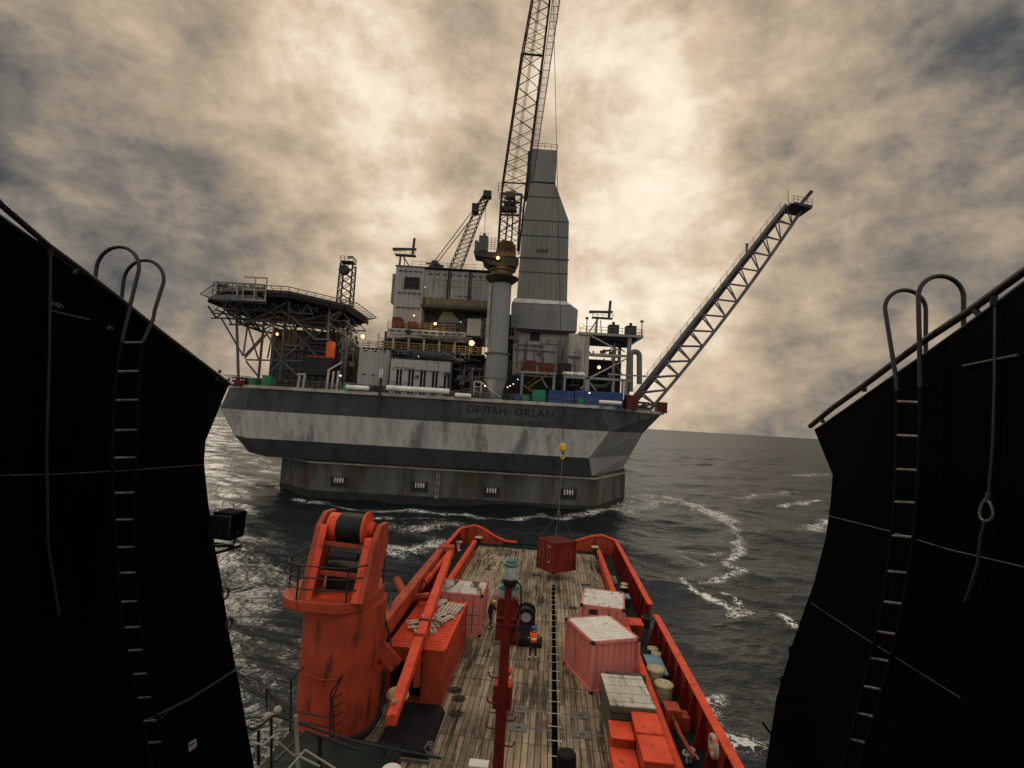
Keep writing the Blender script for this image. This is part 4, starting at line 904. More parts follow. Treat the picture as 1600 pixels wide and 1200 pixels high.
for i, px in enumerate((958, 985)):
    p = W(px, 520, QY + 3); hh = 2.4
    mb = MB().box(p[0] - 1.0, p[0] + 1.0, QY + 2, QY + 4, zT_ + .35, zT_ + 2.6).box(p[0] - .85, p[0] - .3, QY + 1.9, QY + 2, zT_ + .7, zT_ + 2.3).tube((p[0], QY + 3, zT_ + 2.6), (p[0], QY + 3, zT_ + 3.3), .3)
    t.part('roof_machine', mb, 'lattice')
xa, xb = W(906, 522, QY)[0], W(1004, 526, QY)[0]
t.part('roof_rail', MB().rail([(xa, QY - .2, zT_ + .35), (xb, QY - .2, zT_ + .35), (xb, QY + 9, zT_ + .35)], 1.15, 2, 1.3, .045), 'truss')
for px in (917, 1003):
    p = W(px, 500, QY); t.part('floodlight_post', MB().tube((p[0], QY - .2, zT_ + .35), (p[0], QY - .2, zT_ + 3.0), .09).box(p[0] - .3, p[0] + .25, QY - .4, QY, zT_ + 2.9, zT_ + 3.3), 'lattice')
t.part('side_stair', pipes(W(882, 560, QY + 1)[0], W(908, 560, QY + 1)[0], QY + .2, ZD + 4, zM_ + 1.5, 26, 55, (.05, .1)).box(W(888, 560, QY)[0], W(906, 560, QY)[0], QY - .5, QY + .5, zM_ - .8, zM_ - .6), 'truss')
radar('radar_scanner', 'radar scanner with an upright aerial on top of the open steel framed module', 934, 496, QY + 5, zT_ + .35, -1)
# red skid on its frame
t = T('red_skid_frame', 'two dark red skids on a grey steel stand with an amber diagonal stair', 'skid', (*W(842, 590, 97)[:2], ZD))
a0, a1, c0, c1 = PB(812, 579, 869, 564, 97)
t.part('stand', MB().box(a0, a1, 96.6, 100, c0 - .5, c0).box(a0 + .3, a0 + .8, 96.7, 97.1, ZD, c0 - .5).box(a1 - .5, a1, 96.7, 97.1, ZD, c0 - .5).beam(W(845, 588, 97), W(855, 606, 97), .25, .25), 'grey2')
mw = (a0 + a1) / 2
t.part('skid', MB().prism([(a0, 97.4, c0), (mw - .3, 97.4, c0), (mw - .3, 97.4, c0 + 2.1), (a0 + 1.2, 97.4, c0 + 2.1)], (0, 2, 0)), 'rustred'); t.part('skid', MB().box(mw + .2, a1 - .2, 97.4, 99.4, c0, c0 + 1.75), 'rustred')
t.part('handrail', MB().rail([(a0 + .2, 96.7, c0), (a1, 96.7, c0)], 1.2, 3, 1.0, .05), 'amber')
t.part('stair', MB().beam(W(858, 583, 96), W(825, 606, 96), .22, .35).beam(W(848, 582, 96), W(820, 603, 96), .15, .12).beam(W(818, 602, 95.5), W(835, 614, 95.5), .2, .3), 'amber')
t.part('dark_wall', MB().box(a0 - 1.5, a1, 101, 101.3, ZD, c0 - .6), 'vdark')
# bags on frame, black box
bgm = [MB() for _ in range(1)]
for i in range(6):
    p = W(882 + i * 5.6, 583 + i * .4, 97); solo('white_sack', 'bulging white sack in the row on the low steel frame before the open module', 'sack', MB().ball((p[0], 96.9, zw + .55), .52, 6, .8), 'white' if i % 3 else 'cream', (p[0], 96.9, zw + .15), group='white sacks on the low frame', smooth=True)
a0, a1, c0, c1 = PB(872, 578, 893, 568, 97.5); solo('generator_box', 'dark box on the low frame just above the row of white sacks', 'equipment box', MB().box(a0, a1, 97.3, 99, zw + 1.2, c1).box(a0 + .1, a1 - .1, 97.4, 98.9, zw + .15, zw + 1.2), 'vdark', (a0, 97.5, zw))

# --- flare boom
t = T('flare_boom', 'long grey tubular truss flare boom slanting up and out to the right of the platform', 'flare boom', (*W(1000, 635, 106)[:2], ZD))
F0 = W(978, 614, 104); F0[2] = ZD + .4; G0 = W(985, 612, 110); L0 = W(1014, 634, 105); L0[2] = ZD + .2
F1, G1, L1 = W(1228, 320, 101), W(1236, 318, 103), W(1252, 329, 102)
G0 = F0 + np.array([2.2, 5.0, .3])
bt_ = MB()
n_ = 13
pp = lambda a, b, k: a + (b - a) * k
bt_.tube(F0, F1, .46, .36, n=12); up_ = t.part('upper_chord', bt_, 'truss', smooth=True)
t.part('upper_chord', MB().tube(G0, G1, .46, .34, n=12), 'truss', smooth=True); LP = lambda k: L0 + (L1 - L0) * k + np.array([.762, 0, -.648]) * .85 * 4 * k * (1 - k)
t.part('lower_chord', MB().path([LP(k / 16) for k in range(17)], .33, 10), 'truss', smooth=True)
wb_ = MB()
for i in range(n_):
    a0, a1 = i / n_, (i + 1) / n_; mi = (a0 + a1) / 2; rr = .25 - .008 * i
    wb_.tube(pp(F0, F1, a0), LP(mi * .97), rr, n=7).tube(LP(mi * .97), pp(F0, F1, a1), rr * .85, n=7)
    wb_.tube(pp(G0, G1, a0), LP(mi * .97), rr * .8, n=7).tube(LP(mi * .97), pp(G0, G1, a1), rr * .7, n=7)
    wb_.tube(pp(F0, F1, a0), pp(G0, G1, a1), rr * .7, n=6)
t.part('web_brace', wb_, 'truss', smooth=True)
sl2 = MB().tube(pp(F0, F1, .02) + [.5, 1, -.2], pp(F0, F1, .98) + [.5, 1, -.2], .28, n=8).tube(pp(F0, F1, .02) + [1.2, 2.2, -.5], pp(F0, F1, .98) + [.9, 1.2, -.3], .22, n=8)
t.part('flare_pipe', sl2, 'dgrey', smooth=True)
t.part('walkway_rail', MB().rail([pp(F0, F1, .06) + [-.2, 0, .4], pp(F0, F1, .97) + [-.2, 0, .4]], 1.15, 2, 2.1, .04), 'truss')
p = W(1232, 322, 101.5); e0, e1 = p[0] - .2, W(1262, 326, 101.5)[0]
t.part('end_platform', MB().prism([(e0, 99.8, p[2] - .2), (e1, 99.8, p[2] - .9), (e1, 99.8, p[2] - .3), (e0 + .5, 99.8, p[2] + .2)], (0, 4.5, 0)), 'dgrey')
t.part('platform_rail', MB().rail([(e0 + .3, 99.9, p[2] + .2), (e1, 99.9, p[2] - .3)], 1.3, 2, .9, .05), 'truss')
t.part('flare_tip', MB().tube(W(1252, 318, 101.5), W(1268, 299, 101), .34, .38, n=12), 'dgrey'); t.part('lightning_rod', MB().tube(W(1232, 318, 101), W(1231, 296, 101), .06), 'lattice')
mp_ = pp(F0, F1, .755); t.part('beacon', MB().tube(mp_, mp_ + [0, 0, 2.0], .2).ball(mp_ + [0, 0, 2.1], .3, 6), 'dgrey')
t.part('heel_brace', MB().tube(F0, L0 + [0, 0, .3], .3).tube(F0 + [2, 2, 0], L0 + [1, 2, .3], .22).tube(pp(F0, F1, .05), L0 - [2, 0, 0], .2), 'truss')

# --- deck cargo of the platform
def crate(name, label, l, b, r, tp, Yd, dep, mt, step=.5, grp=None, horiz=False):
    a0, a1, c0, c1 = PB(l, b, r, tp, Yd); H = c1 - c0
    t = T(name, label, 'container' if 'container' in name else 'skip', ((a0 + a1) / 2, Yd + dep / 2, ZD), group=grp)
    mb = MB().box(a0, a1, Yd, Yd + dep, ZD, ZD + H)
    if horiz:
        for k in range(4): mb.box(a0 - .02, a1 + .02, Yd - .07, Yd, ZD + H * (.1 + .24 * k), ZD + H * (.2 + .24 * k))
    else:
        x = a0 + .15
        while x < a1 - .2: mb.box(x, x + step * .45, Yd - .06, Yd, ZD + .15, ZD + H - .12); x += step
    t.part('body', mb, mt)
    ft = MB()
    for x in (a0, a1 - .16):
        for z in (ZD, ZD + H - .16): ft.box(x - .02, x + .18, Yd - .09, Yd + .1, z, z + .17)
    t.part('corner_casting', ft, mt)
crate('blue_container', 'shorter blue ribbed container nearest the tall green skip', 857, 624, 897, 604, 92.4, 2.6, 'blue', horiz=True)
crate('blue_container', 'long blue ribbed container ending beside the rust red container', 898, 627, 973, 607, 93.4, 2.6, 'blue', horiz=True)
crate('green_skip', 'tall bright green skip between the crane column and the blue containers', 832, 624, 853, 604, 92.6, 2, 'green')
crate('green_skip', 'small green skip just left of the tall bright green one', 817, 623, 827, 612, 92.8, 1.4, 'green')
crate('blue_skip', 'small blue tank beside the small green skip, right of the crane column', 804, 622, 816, 611, 93.2, 1.4, 'blue', horiz=True)
crate('green_skip', 'thin green drum shaped skip standing before the long blue container', 904, 628, 912, 617, 91.6, 1, 'green')
crate('green_skip', 'green skip behind the white stair, left of the crane column', 757, 620, 772, 609, 94.5, 1.4, 'green')
crate('green_skip', 'widest of the green skips under the helideck, beside the dark module', 409, 596, 425, 578, 92.6, 1.6, 'green')
crate('green_skip', 'middle green skip under the helideck, behind the rails', 389, 594, 400, 581, 92.8, 1.6, 'green')
crate('green_skip', 'green skip at the far left end of the platform deck', 343, 588, 352, 578, 95.5, 1.6, 'green')
crate('green_skip', 'small green skip below the narrow grey module right of the chute', 537, 601, 546, 589, 92.4, 1.2, 'green')
crate('red_container', 'rust red container standing at the foot of the flare boom', 979, 634, 998, 613, 93.5, 2.4, 'rustred')
crate('red_container', 'dark red container on the outermost right corner of the platform', 1028, 644, 1043, 628, 105.0, 2.6, 'rustred')
crate('red_skip', 'low dark red skip among the rails under the helideck legs', 366, 592, 384, 584, 93.4, 1.6, 'rustred')
p = W(706, 612, 91.6)
dr = T('yellow_drum', 'amber drum at the right end of the slotted tank panels', 'drum', (p[0], 91.9, ZD)); dr.part('barrel', MB().lathe((p[0], 91.9, ZD), [(.55, 0), (.58, .05), (.55, .4), (.58, .45), (.55, .8), (.58, .85), (.55, 1.25)], 18), 'amber')
# wire hoops on the left corner
hp = MB()
for i in range(8):
    c = W(352 + i * 5.6, 580 + i * .4, 94); hp.path([(c[0] + 1.2 * math.cos(a), 94 + .35 * math.sin(a * 2), ZD + .2 + 1.7 * math.sin(a)) for a in np.linspace(0, math.pi, 12)], .045, 5)
solo('hoop_frame', 'row of thin bent hoops on the left corner of the platform deck', 'hoops', hp, 'truss', tuple(W(370, 585, 94)))
p = W(344, 575, 97); solo('lamp_post', 'thin dark post on the far left end of the platform deck', 'post', MB().tube((p[0], 97, ZD), (p[0], 97, ZD + 2.8), .08).box(p[0] - .2, p[0] + .2, 96.8, 97.2, ZD + 2.4, ZD + 2.9), 'lattice', (p[0], 97, ZD))
# access ladder frame near the column
t = T('access_stair', 'white framed stair and ladder at the foot of the crane column', 'stair', (*W(745, 610, 92)[:2], ZD))
a, b, c, d = W(740, 620, 92), W(741, 596, 92), W(752, 597, 92), W(751, 621, 92)
t.part('frame', MB().tube(a, b, .12).tube(b, c, .12).tube(c, d, .12).tube(W(740, 604, 92), W(752, 605, 92), .08).tube(W(740, 612, 92), W(752, 613, 92), .08).tube(c, W(782, 621, 91.6), .14), 'rim')
t.part('rail', MB().rail([W(752, 621, 92), W(768, 622, 92)], 2.2, 4, .8, .04), 'yellow'); p = W(739, 577, 93)
t.part('lamp_post', MB().tube((p[0], 93, ZD), (p[0], 93, p[2]), .09).box(p[0] - .2, p[0] + .2, 92.8, 93.1, p[2] - .2, p[2] + .3), 'truss')
# --- floodlights that are lit in the photograph
def flood(px, py, Yd, r, label, warm=True, light=0, grp=None):
    p = W(px, py, Yd); t = T('floodlight', label, 'lamp', tuple(p), group=grp)
    t.part('housing', MB().lathe((p[0], Yd + .05, p[2]), [(r * .5, .5), (r * 1.15, .1), (r * 1.2, 0)][::-1], 12, (0, 1, 0)), 'dgrey')
    r *= .8
    t.part('lens', MB().lathe((p[0], Yd - .04, p[2]), [(r * .4, -.14), (r * .62, -.06), (r * .62, .08)], 12, (0, 1, 0)), 'lamp' if warm else 'lampw')
    if warm: t.part('halo_ring', MB().lathe((p[0], Yd - .02, p[2]), [(r * 1.1, 0), (r * 1.1, .05), (r * .7, .06)], 14, (0, 1, 0)), 'lamphalo')  # emissive ring drawn as the halo around the lens
    if light:
        l = bpy.data.lights.new('floodlight_glow', 'POINT'); l.energy = light * .4; l.color = (1, .6, .28) if warm else (1, .85, .65); l.shadow_soft_size = r
        o = bpy.data.objects.new('floodlight_glow', l); C.objects.link(o); o.parent = t.o; o.location = (0, -1.1, .1)
flood(737, 536, 95.6, .55, 'brightest lit floodlight, on the gallery rail left of the crane column', True, 700)
flood(778, 403, 90.2, .38, 'lit lamp on the front of the amber crane machinery house', True, 200)
flood(680, 506, 98.0, .32, 'lit lamp over the rail of the pale deck house, near the red boxes', True, 500)
flood(936, 574, 97.5, .34, 'lit orange lamp inside the open steel framed module', True, 350)
flood(909, 509, 97.5, .34, 'lit lamp beside the skirt of the drilling tower', True, 350)
flood(567, 526, 97.0, .42, 'lit amber floodlight at the right tip of the helideck', True, 900)
flood(647, 493, 99.2, .20, 'small lit lamp under the dark hood at the foot of the tall block', True, 60)
flood(433, 522, 100.5, .30, 'lit lamp washing the top of the dark module under the helideck', True, 500)
flood(532, 587, 91.8, .27, 'white lamp at the rail below the orange chute', False, 120)
flood(758, 603, 91.5, .24, 'white lamp on the sloping stair rail at the crane column foot', False, 80)
for px, py in ((793, 605), (797, 603), (802, 600)): flood(px, py, 92.4, .2, 'one of three white lamps in a sloping row right of the crane column', False, 0, 'row of white lamps right of the crane column')

flood(921, 614, 91.4, .26, 'white lamp in front of the long blue container', False, 60)
flood(664, 449, 100.4, .14, 'tiny white lamp beside the dark window of the tall block', False)
flood(654, 557, 94.2, .14, 'tiny white lamp in the pipework over the slotted panels', False)
flood(809, 593, 95, .17, 'tiny white lamp below the red skids, right of the crane column', False)
flood(720, 503, 98.3, .15, 'tiny white lamp left of the crane column above the deck house rail', False)

# small gear standing along the deck edge
for (xa_, xb_, y_, sd_, n_, mt_) in ((-54, -34, 96.8, 301, 40, 'dgrey'), (-33, -25, 94.3, 302, 22, 'truss'), (-9, -3.4, 92.2, 303, 26, 'dgrey'), (1.5, 15, 95.6, 304, 34, 'vdark'), (16.5, 27, 97.5, 305, 34, 'dgrey'), (-34, -22, 95.5, 306, 40, 'vdark'), (-53, -38, 97.5, 307, 50, 'dgrey')):
    o = plat.part('deck_gear', pipes(xa_, xb_, y_, ZD + .1, ZD + 1.7, n_, sd_, (.05, .16)), mt_)
    o['kind'] = 'stuff'

# ================================================================== THE VESSEL  (frame: u to the right, v aft, z up)
DZ = 3.0
UL, UR, VS = -8.8, 7.0, 54.4
def deckmat():
    mt = bpy.data.materials.new('worn_deck_planks'); mt.use_nodes = True; t = mt.node_tree; b = t.nodes['Principled BSDF']
    tcn = t.nodes.new('ShaderNodeTexCoord'); mp = t.nodes.new('ShaderNodeMapping'); t.links.new(tcn.outputs['Object'], mp.inputs[0])
    mp.inputs['Rotation'].default_value = (0, 0, R(90))
    bk = t.nodes.new('ShaderNodeTexBrick'); t.links.new(mp.outputs[0], bk.inputs['Vector'])
    bk.inputs['Scale'].default_value = 1.0; bk.inputs['Brick Width'].default_value = 3.1; bk.inputs['Row Height'].default_value = 0.26
    bk.inputs['Mortar Size'].default_value = 0.02; bk.inputs['Mortar Smooth'].default_value = 0.4; bk.offset = 0.0; bk.inputs['Bias'].default_value = 0.0
    bk.inputs['Color1'].default_value = (0, 0, 0, 1); bk.inputs['Color2'].default_value = (1, 1, 1, 1); bk.inputs['Mortar'].default_value = (.5, .5, .5, 1)
    def nz(sc, st, det, off=0.0):
        m2 = t.nodes.new('ShaderNodeMapping'); t.links.new(tcn.outputs['Object'], m2.inputs[0]); m2.inputs['Scale'].default_value = st; m2.inputs['Location'].default_value = (off, off, 0)
        n = t.nodes.new('ShaderNodeTexNoise'); t.links.new(m2.outputs[0], n.inputs['Vector']); n.inputs['Scale'].default_value = sc; n.inputs['Detail'].default_value = det
        n.inputs['Roughness'].default_value = .65; return n.outputs[0]
    bw = t.nodes.new('ShaderNodeSeparateColor'); t.links.new(bk.outputs[0], bw.inputs[0])
    grain = nz(1.0, (9, .8, 1), 8); patch = nz(.22, (1, 1, 1), 5, 4); wet = nz(1.0, (3.4, .30, 1), 7, 9)
    val = math_n(t, 'MULTIPLY_ADD', bw.outputs[0], .26, math_n(t, 'MULTIPLY_ADD', grain, .60, math_n(t, 'MULTIPLY_ADD', patch, 1.0, -.55)))
    col = ramp(t, val, [(.0, (.040, .029, .017)), (.25, (.125, .090, .053)), (.5, (.305, .230, .142)), (.8, (.50, .395, .26)), (1.0, (.64, .53, .37))])
    wm = math_n(t, 'MULTIPLY_ADD', patch, -.28, math_n(t, 'ADD', wet, .14))
    col = mixc(t, ramp(t, wm, [(.52, (0, 0, 0)), (.62, (.9, .9, .9))]), col, (.016, .012, .008))
    col = mixc(t, bk.outputs['Fac'], col, (.010, .008, .006))
    t.links.new(col, b.inputs['Base Color']); b.inputs['Roughness'].default_value = .62; b.inputs['Specular IOR Level'].default_value = .3
    bn = t.nodes.new('ShaderNodeBump'); bn.inputs['Strength'].default_value = .5; bn.inputs['Distance'].default_value = .02
    hh = math_n(t, 'MULTIPLY_ADD', bk.outputs['Fac'], -1.0, math_n(t, 'MULTIPLY', grain, .6)); t.links.new(hh, bn.inputs['Height']); t.links.new(bn.outputs[0], b.inputs['Normal'])
    return mt
M['deck'] = deckmat()
ves = T('supply_vessel', 'red supply vessel with a planked aft deck between red cargo rails, in the foreground', 'ship', (0, 0, 0), SHIP)
out_ = [(UL, -25), (UL, 53), (UL + .5, VS), (UR - .5, VS), (UR, 53), (UR, -25)]
hm = MB().prism([(x, y, -3) for x, y in out_], (0, 0, DZ + 3 - .004)); ves.part('hull', hm, 'reddark')
WL, WR = -6.75, 4.95
ves.part('wooden_deck', MB().box(WL, WR, 9, 53.0, DZ - .02, DZ + .03), 'deck')
ves.part('steel_deck', MB().box(UL + .1, WL, 9, 53.4, DZ - .02, DZ + .006).box(WR, UR - .1, 9, 53.4, DZ - .02, DZ + .006).box(WL - 1, WR + 1, 53.0, VS - .1, DZ - .02, DZ + .05), 'greendeck')
ves.part('stern_roller', MB().box(-3.6, -.3, 53.3, 54.3, DZ, DZ + .14).box(-4.4, .4, VS - .35, VS - .1, DZ + .05, DZ + .35), 'greendeck')
ves.part('steel_strip', MB().box(.69, .93, 12, 42.3, DZ + .03, DZ + .037), 'black')
for i in range(34):
    v = 10.25 + i * .985
    if v < 43: ves.part('tick_mark', MB().box(.58, 1.04, v - .017, v + .017, DZ + .037, DZ + .043).box(.54, .58, v - .045, v + .045, DZ + .037, DZ + .043).box(1.04, 1.08, v - .045, v + .045, DZ + .037, DZ + .043), 'marking')
for v in (24.1, 22.75, 20.0, 31.6, 37.6, 44.0, 48.5):
    ves.part('deck_joint', MB().box(-1.0 if v in (24.1, 22.75) else WL, 3.2 if v in (24.1, 22.75) else WR, v - .055, v + .055, DZ + .03, DZ + .034), 'steel')
jd = MB()
for v in (26.4, 28.9, 34.5, 40.8, 46.2, 50.6): jd.box(WL, WR, v - .03, v + .03, DZ + .03, DZ + .033)
ves.part('deck_seam', jd, 'blacksteel')
for (u, v) in ((-.75, 24.1), (-.75, 22.7), (1.95, 24.1), (1.95, 22.7)):
    ves.part('lashing_plate', MB().box(u - .38, u + .38, v - .28, v + .28, DZ + .03, DZ + .055).tube((u - .12, v, DZ + .08), (u + .12, v, DZ + .08), .035), 'steel')
for (u, v) in ((-3.6, 24.4), (-3.5, 23.2), (-3.9, 25.1), (2.2, 37.5), (-1.9, 36.5), (-4.8, 45), (-.6, 44.6), (3.4, 43)):
    pts = [(u + .32 * math.cos(a), v + .24 * math.sin(a), DZ + .06) for a in np.linspace(0, 6.0, 14)]
    ves.part('lashing_pocket', MB().box(u - .22, u + .22, v - .16, v + .16, DZ + .03, DZ + .036).path(pts, .022, 5), 'blacksteel')
# anti-slip bars near the stern
ab = MB()
rng = random.Random(4)
for k in range(46):
    u0 = WL + .45 + .23 * (k % 23) if k % 23 < 17 else 2.4 + .23 * (k % 23 - 9)
    v0 = rng.uniform(44.2, 50.5); ab.box(u0, u0 + .085, v0, v0 + rng.uniform(.8, 2.4), DZ + .03, DZ + .036)
ves.part('plank_joint', ab, 'black')
# bulwarks
BZ = 4.55
for sgn, U in ((-1, UL), (1, UR)):
    segs = [(8, 33.0), (34.9, 53.0)] if sgn > 0 else [(23.5, 53.0)]; rs = 17.5 if sgn > 0 else 24.5
    for a, b in segs:
        mb = MB().box(U - .06, U + .06, a, b, DZ - .5, BZ); bw_ = ves.part('bulwark', mb, 'reddark')
        ves.part('bulwark_cap', MB().box(U - .19, U + .19, a, b, BZ, BZ + .10), 'redbright', bw_, bevel=.03)
        v = a + .6
        while v < b - .2:
            stn = MB().prism([(U - sgn * .06, v, DZ), (U - sgn * .06, v, BZ - .1), (U - sgn * .18, v, BZ - .1), (U - sgn * .55, v, DZ)], (0, .07, 0)); v += 1.4; ves.part('stanchion', stn, 'reddark', bw_)
    # cargo rail inside the bulwark
    ui = 5.12 if sgn > 0 else -6.9
    rail = MB().path([(ui, rs, 3.95), (ui, 30, 3.95), (ui, 50.6, 3.95)], .23, 12)
    cr = ves.part('cargo_rail', rail, 'redbright', smooth=True)
    ves.part('rail_wall', MB().box(ui - .07, ui + .07, rs, 50.6, DZ + .62, 3.85).box(ui - .1, ui + .1, rs, 50.6, DZ, DZ + .16), 'red', cr)
    for v in np.arange(rs + .5, 50.6, 1.5): ves.part('rail_post', MB().prism([(ui + sgn * .05, v, DZ), (ui - sgn * .10, v, 3.85), (ui + sgn * .2, v, 3.85), (ui + sgn * .55, v, DZ)], (0, .12, 0)), 'red', cr)
# stern quarters: sloping bulwark ends
def quarter(pts, vin):     # pts: (u, z) of the cap line at the stern
    mb = MB(); cp = MB()
    for (u0, z0), (u1, z1) in zip(pts, pts[1:]):
        mb.prism([(u0, VS - .1, DZ - .6), (u1, VS - .1, DZ - .6), (u1, VS - .1, z1), (u0, VS - .1, z0)], (0, -.16, 0))
        cp.beam((u0, VS - .18, z0 + .05), (u1, VS - .18, z1 + .05), .46, .14)
    s_ = ves.part('stern_bulwark', mb, 'red'); ves.part('bulwark_cap', cp, 'redbright', s_)
quarter([(-8.2, 4.55), (-7.5, 4.75), (-6.6, 4.5), (-5.2, 3.75), (-4.2, 3.4), (-3.0, 3.35)], 1)
quarter([(6.4, 4.55), (5.7, 4.75), (4.7, 4.55), (2.9, 3.9), (1.6, 3.5), (.1, 3.4)], 1)
for U, c0, u1 in ((UL, -8.2, 0), (UR, 6.4, 0)):
    ves.part('corner_plate', MB().prism([(U - .06, 53.0, DZ - .5), (U + .06, 53.0, DZ - .5), (c0, VS - .1, DZ - .5), (c0 - .1, VS - .25, DZ - .5)], (0, 0, BZ + .6 - DZ)), 'red')
    ves.part('corner_cap', MB().beam((U, 53.0, BZ + .05), (c0, VS - .18, BZ + .05), .4, .12), 'redbright')
for u in (-7.8, -3.4, .2, 5.9):
    pass
# superstructure below the camera (only seen from other positions) and aft working platform
ves.part('superstructure', MB().box(UL + .6, UR - .6, -14, 7.6, DZ, 9.0), 'black')
ves.part('aux_deck', MB().box(UL + .1, -4.6, 8.5, 18.4, 4.3, 4.5), 'greendeck')
ves.part('aux_deck_wall', MB().box(-4.72, -4.6, 8.5, 18.3, DZ, 4.3).box(UL + .2, -4.6, 18.2, 18.3, DZ, 4.3), 'reddark')
# fittings between rail and bulwark, right side
def vtag(name, label, cat, mb, mt, org, grp=None, **kw): return solo(name, label, cat, mb, mt, org, SHIP, group=grp, **kw)
for i, (px, py) in enumerate(((975, 917), (976, 912), (1020, 1013), (1026, 1021))):
    p = S(px, py, 3.55)
    t = T('bollard', ['pale topped bollard, farther of the far pair beside the right cargo rail', 'pale topped bollard, nearer of the far pair beside the right cargo rail', 'pale topped bollard just behind the long pale blue chest', 'pale topped bollard nearest the long pale blue chest, at its rear edge'][(1, 0, 2, 3)[i]], 'bollard', (p[0], p[1], DZ), SHIP, group='bollards along the right bulwark')
    t.part('post', MB().lathe((p[0], p[1], DZ), [(.26, 0), (.17, .06), (.17, .5)], 16), 'blacksteel'); t.part('cap', MB().lathe((p[0], p[1], DZ + .5), [(.3, 0), (.32, .03), (.3, .07)], 18), 'cream')
for i, (px, py) in enumerate(((748, 838), (716, 845), (930, 853), (1012, 962))):
    p = S(px, py, 3.9)
    t = T('mooring_bitt', ['mooring bitt with pale cap inside the left stern corner, nearer the stern', 'mooring bitt with pale cap beside the left bulwark near the stern', 'mooring bitt with pale cap inside the right stern corner', 'dark mooring bitt in the gap of the right bulwark'][i], 'bollard', (p[0], p[1], DZ), SHIP, group='mooring bitts')
    t.part('post', MB().lathe((p[0], p[1], DZ), [(.35, 0), (.2, .1), (.2, .75)], 16), 'white' if i == 1 else 'blacksteel'); t.part('cap', MB().lathe((p[0], p[1], DZ + .75), [(.4, 0), (.42, .05), (.36, .12)], 18), 'cream' if i < 3 else 'blacksteel')
for i, (px, py) in enumerate(((1040, 1062), (1031, 1049))):
    pass
for i, (u, v) in enumerate(((6.02, 26.1), (5.92, 27.6))):
    t = T('lidded_tub', ['cream tub with a spotted lid, nearer of the two beside the right cargo rail', 'cream tub with a spotted lid, between the pale blue chest and the nearer tub'][i], 'tub', (u, v, DZ), SHIP, group='cream tubs beside the cargo rail')
    t.part('body', MB().lathe((u, v, DZ), [(.36, 0), (.40, .05), (.42, .75)], 22), 'cream', smooth=True); t.part('lid', MB().lathe((u, v, DZ + .75), [(.44, 0), (.46, .04), (.44, .10), (.38, .12)], 22), 'cream')
q = S(1024, 1037, 3.75)
t = T('deck_chest', 'long pale blue lidded chest between the right cargo rail and the bulwark', 'chest', (q[0], q[1], DZ), SHIP)
t.part('body', MB().box(q[0] - .42, q[0] + .42, q[1] - 1.0, q[1] + 1.0, DZ, DZ + .66), 'vdark'); t.part('lid', MB().box(q[0] - .46, q[0] + .46, q[1] - 1.05, q[1] + 1.05, DZ + .66, DZ + .76), 'ltblue', bevel=.03)
q = S(972, 930, 3.7); t = T('small_chest', 'small pale blue chest far along the right cargo rail', 'chest', (q[0], q[1], DZ), SHIP)
t.part('body', MB().box(q[0] - .4, q[0] + .5, q[1] - .4, q[1] + .4, DZ, DZ + .6), 'vdark'); t.part('lid', MB().box(q[0] - .45, q[0] + .55, q[1] - .45, q[1] + .45, DZ + .6, DZ + .7), 'ltblue')
q = S(1053, 1103, 3.8)
t = T('red_valve_box', 'red stepped box beside the right cargo rail, nearer than the cream tubs', 'box', (q[0], q[1], DZ), SHIP)
t.part('body', MB().box(q[0] - .42, q[0] + .25, q[1] - .4, q[1] + .4, DZ, DZ + .8), 'red', bevel=.02); t.part('side_box', MB().box(q[0] + .25, q[0] + .6, q[1] - .5, q[1] + .15, DZ, DZ + .6), 'red', bevel=.02)
t.part('pipe', MB().path([(q[0] - .1, q[1] - .4, DZ + .5), (q[0] - .1, q[1] - 1.6, DZ + .5), (q[0] + .1, q[1] - 3.0, DZ + .45)], .09, 8), 'red')
q = S(990, 905, 3.6)
t = T('red_locker', 'low red locker at the gap in the right bulwark', 'locker', (5.9, 34.0, DZ), SHIP)
t.part('body', MB().box(5.5, 6.3, 33.3, 34.4, DZ, DZ + .75), 'red', bevel=.02); t.part('lid', MB().box(5.45, 6.35, 33.25, 34.45, DZ + .75, DZ + .82), 'redbright')
lr = SU(1115, 1166, UR - .62)
t = T('lifebuoy', 'pale lifebuoy hanging on the inside of the right bulwark', 'lifebuoy', tuple(lr), SHIP)
t.part('ring', MB().path([(lr[0], lr[1] + .32 * math.cos(a), lr[2] + .32 * math.sin(a)) for a in np.linspace(0, 2 * math.pi, 25)[:-1]], .09, 10, True), 'rim', smooth=True)
for a in (0.6, 2.2, 3.8, 5.3): t.part('band', MB().path([(lr[0], lr[1] + .32 * math.cos(a + d), lr[2] + .32 * math.sin(a + d)) for d in (-.16, 0, .16)], .098, 10), 'redbright')
rp = S(1078, 1178, 3.3)
solo('rope_heap', 'tangled pale and dark rope heap beside the near end of the right cargo rail', 'rope', MB().path([(rp[0] + .34 * math.cos(a * 1.9) * (1 - .02 * i), rp[1] + .3 * math.sin(a * 2.3), DZ + .1 + .3 * abs(math.sin(a * .7)) ) for i, a in enumerate(np.linspace(0, 14, 60))], .05, 6), 'rim', (rp[0], rp[1], DZ), SHIP)
rp = S(957, 905, 3.3); solo('coiled_rope', 'pale rope coil far along the right cargo rail, near the stern', 'rope', MB().path([(rp[0] + (.3 + .02 * math.sin(3 * a)) * math.cos(a), rp[1] + 1.2 * (a / 25 - .5) + .35 * math.sin(a), DZ + .1 + .012 * a) for a in np.linspace(0, 25, 90)], .05, 6), 'rim', (rp[0], rp[1], DZ), SHIP)

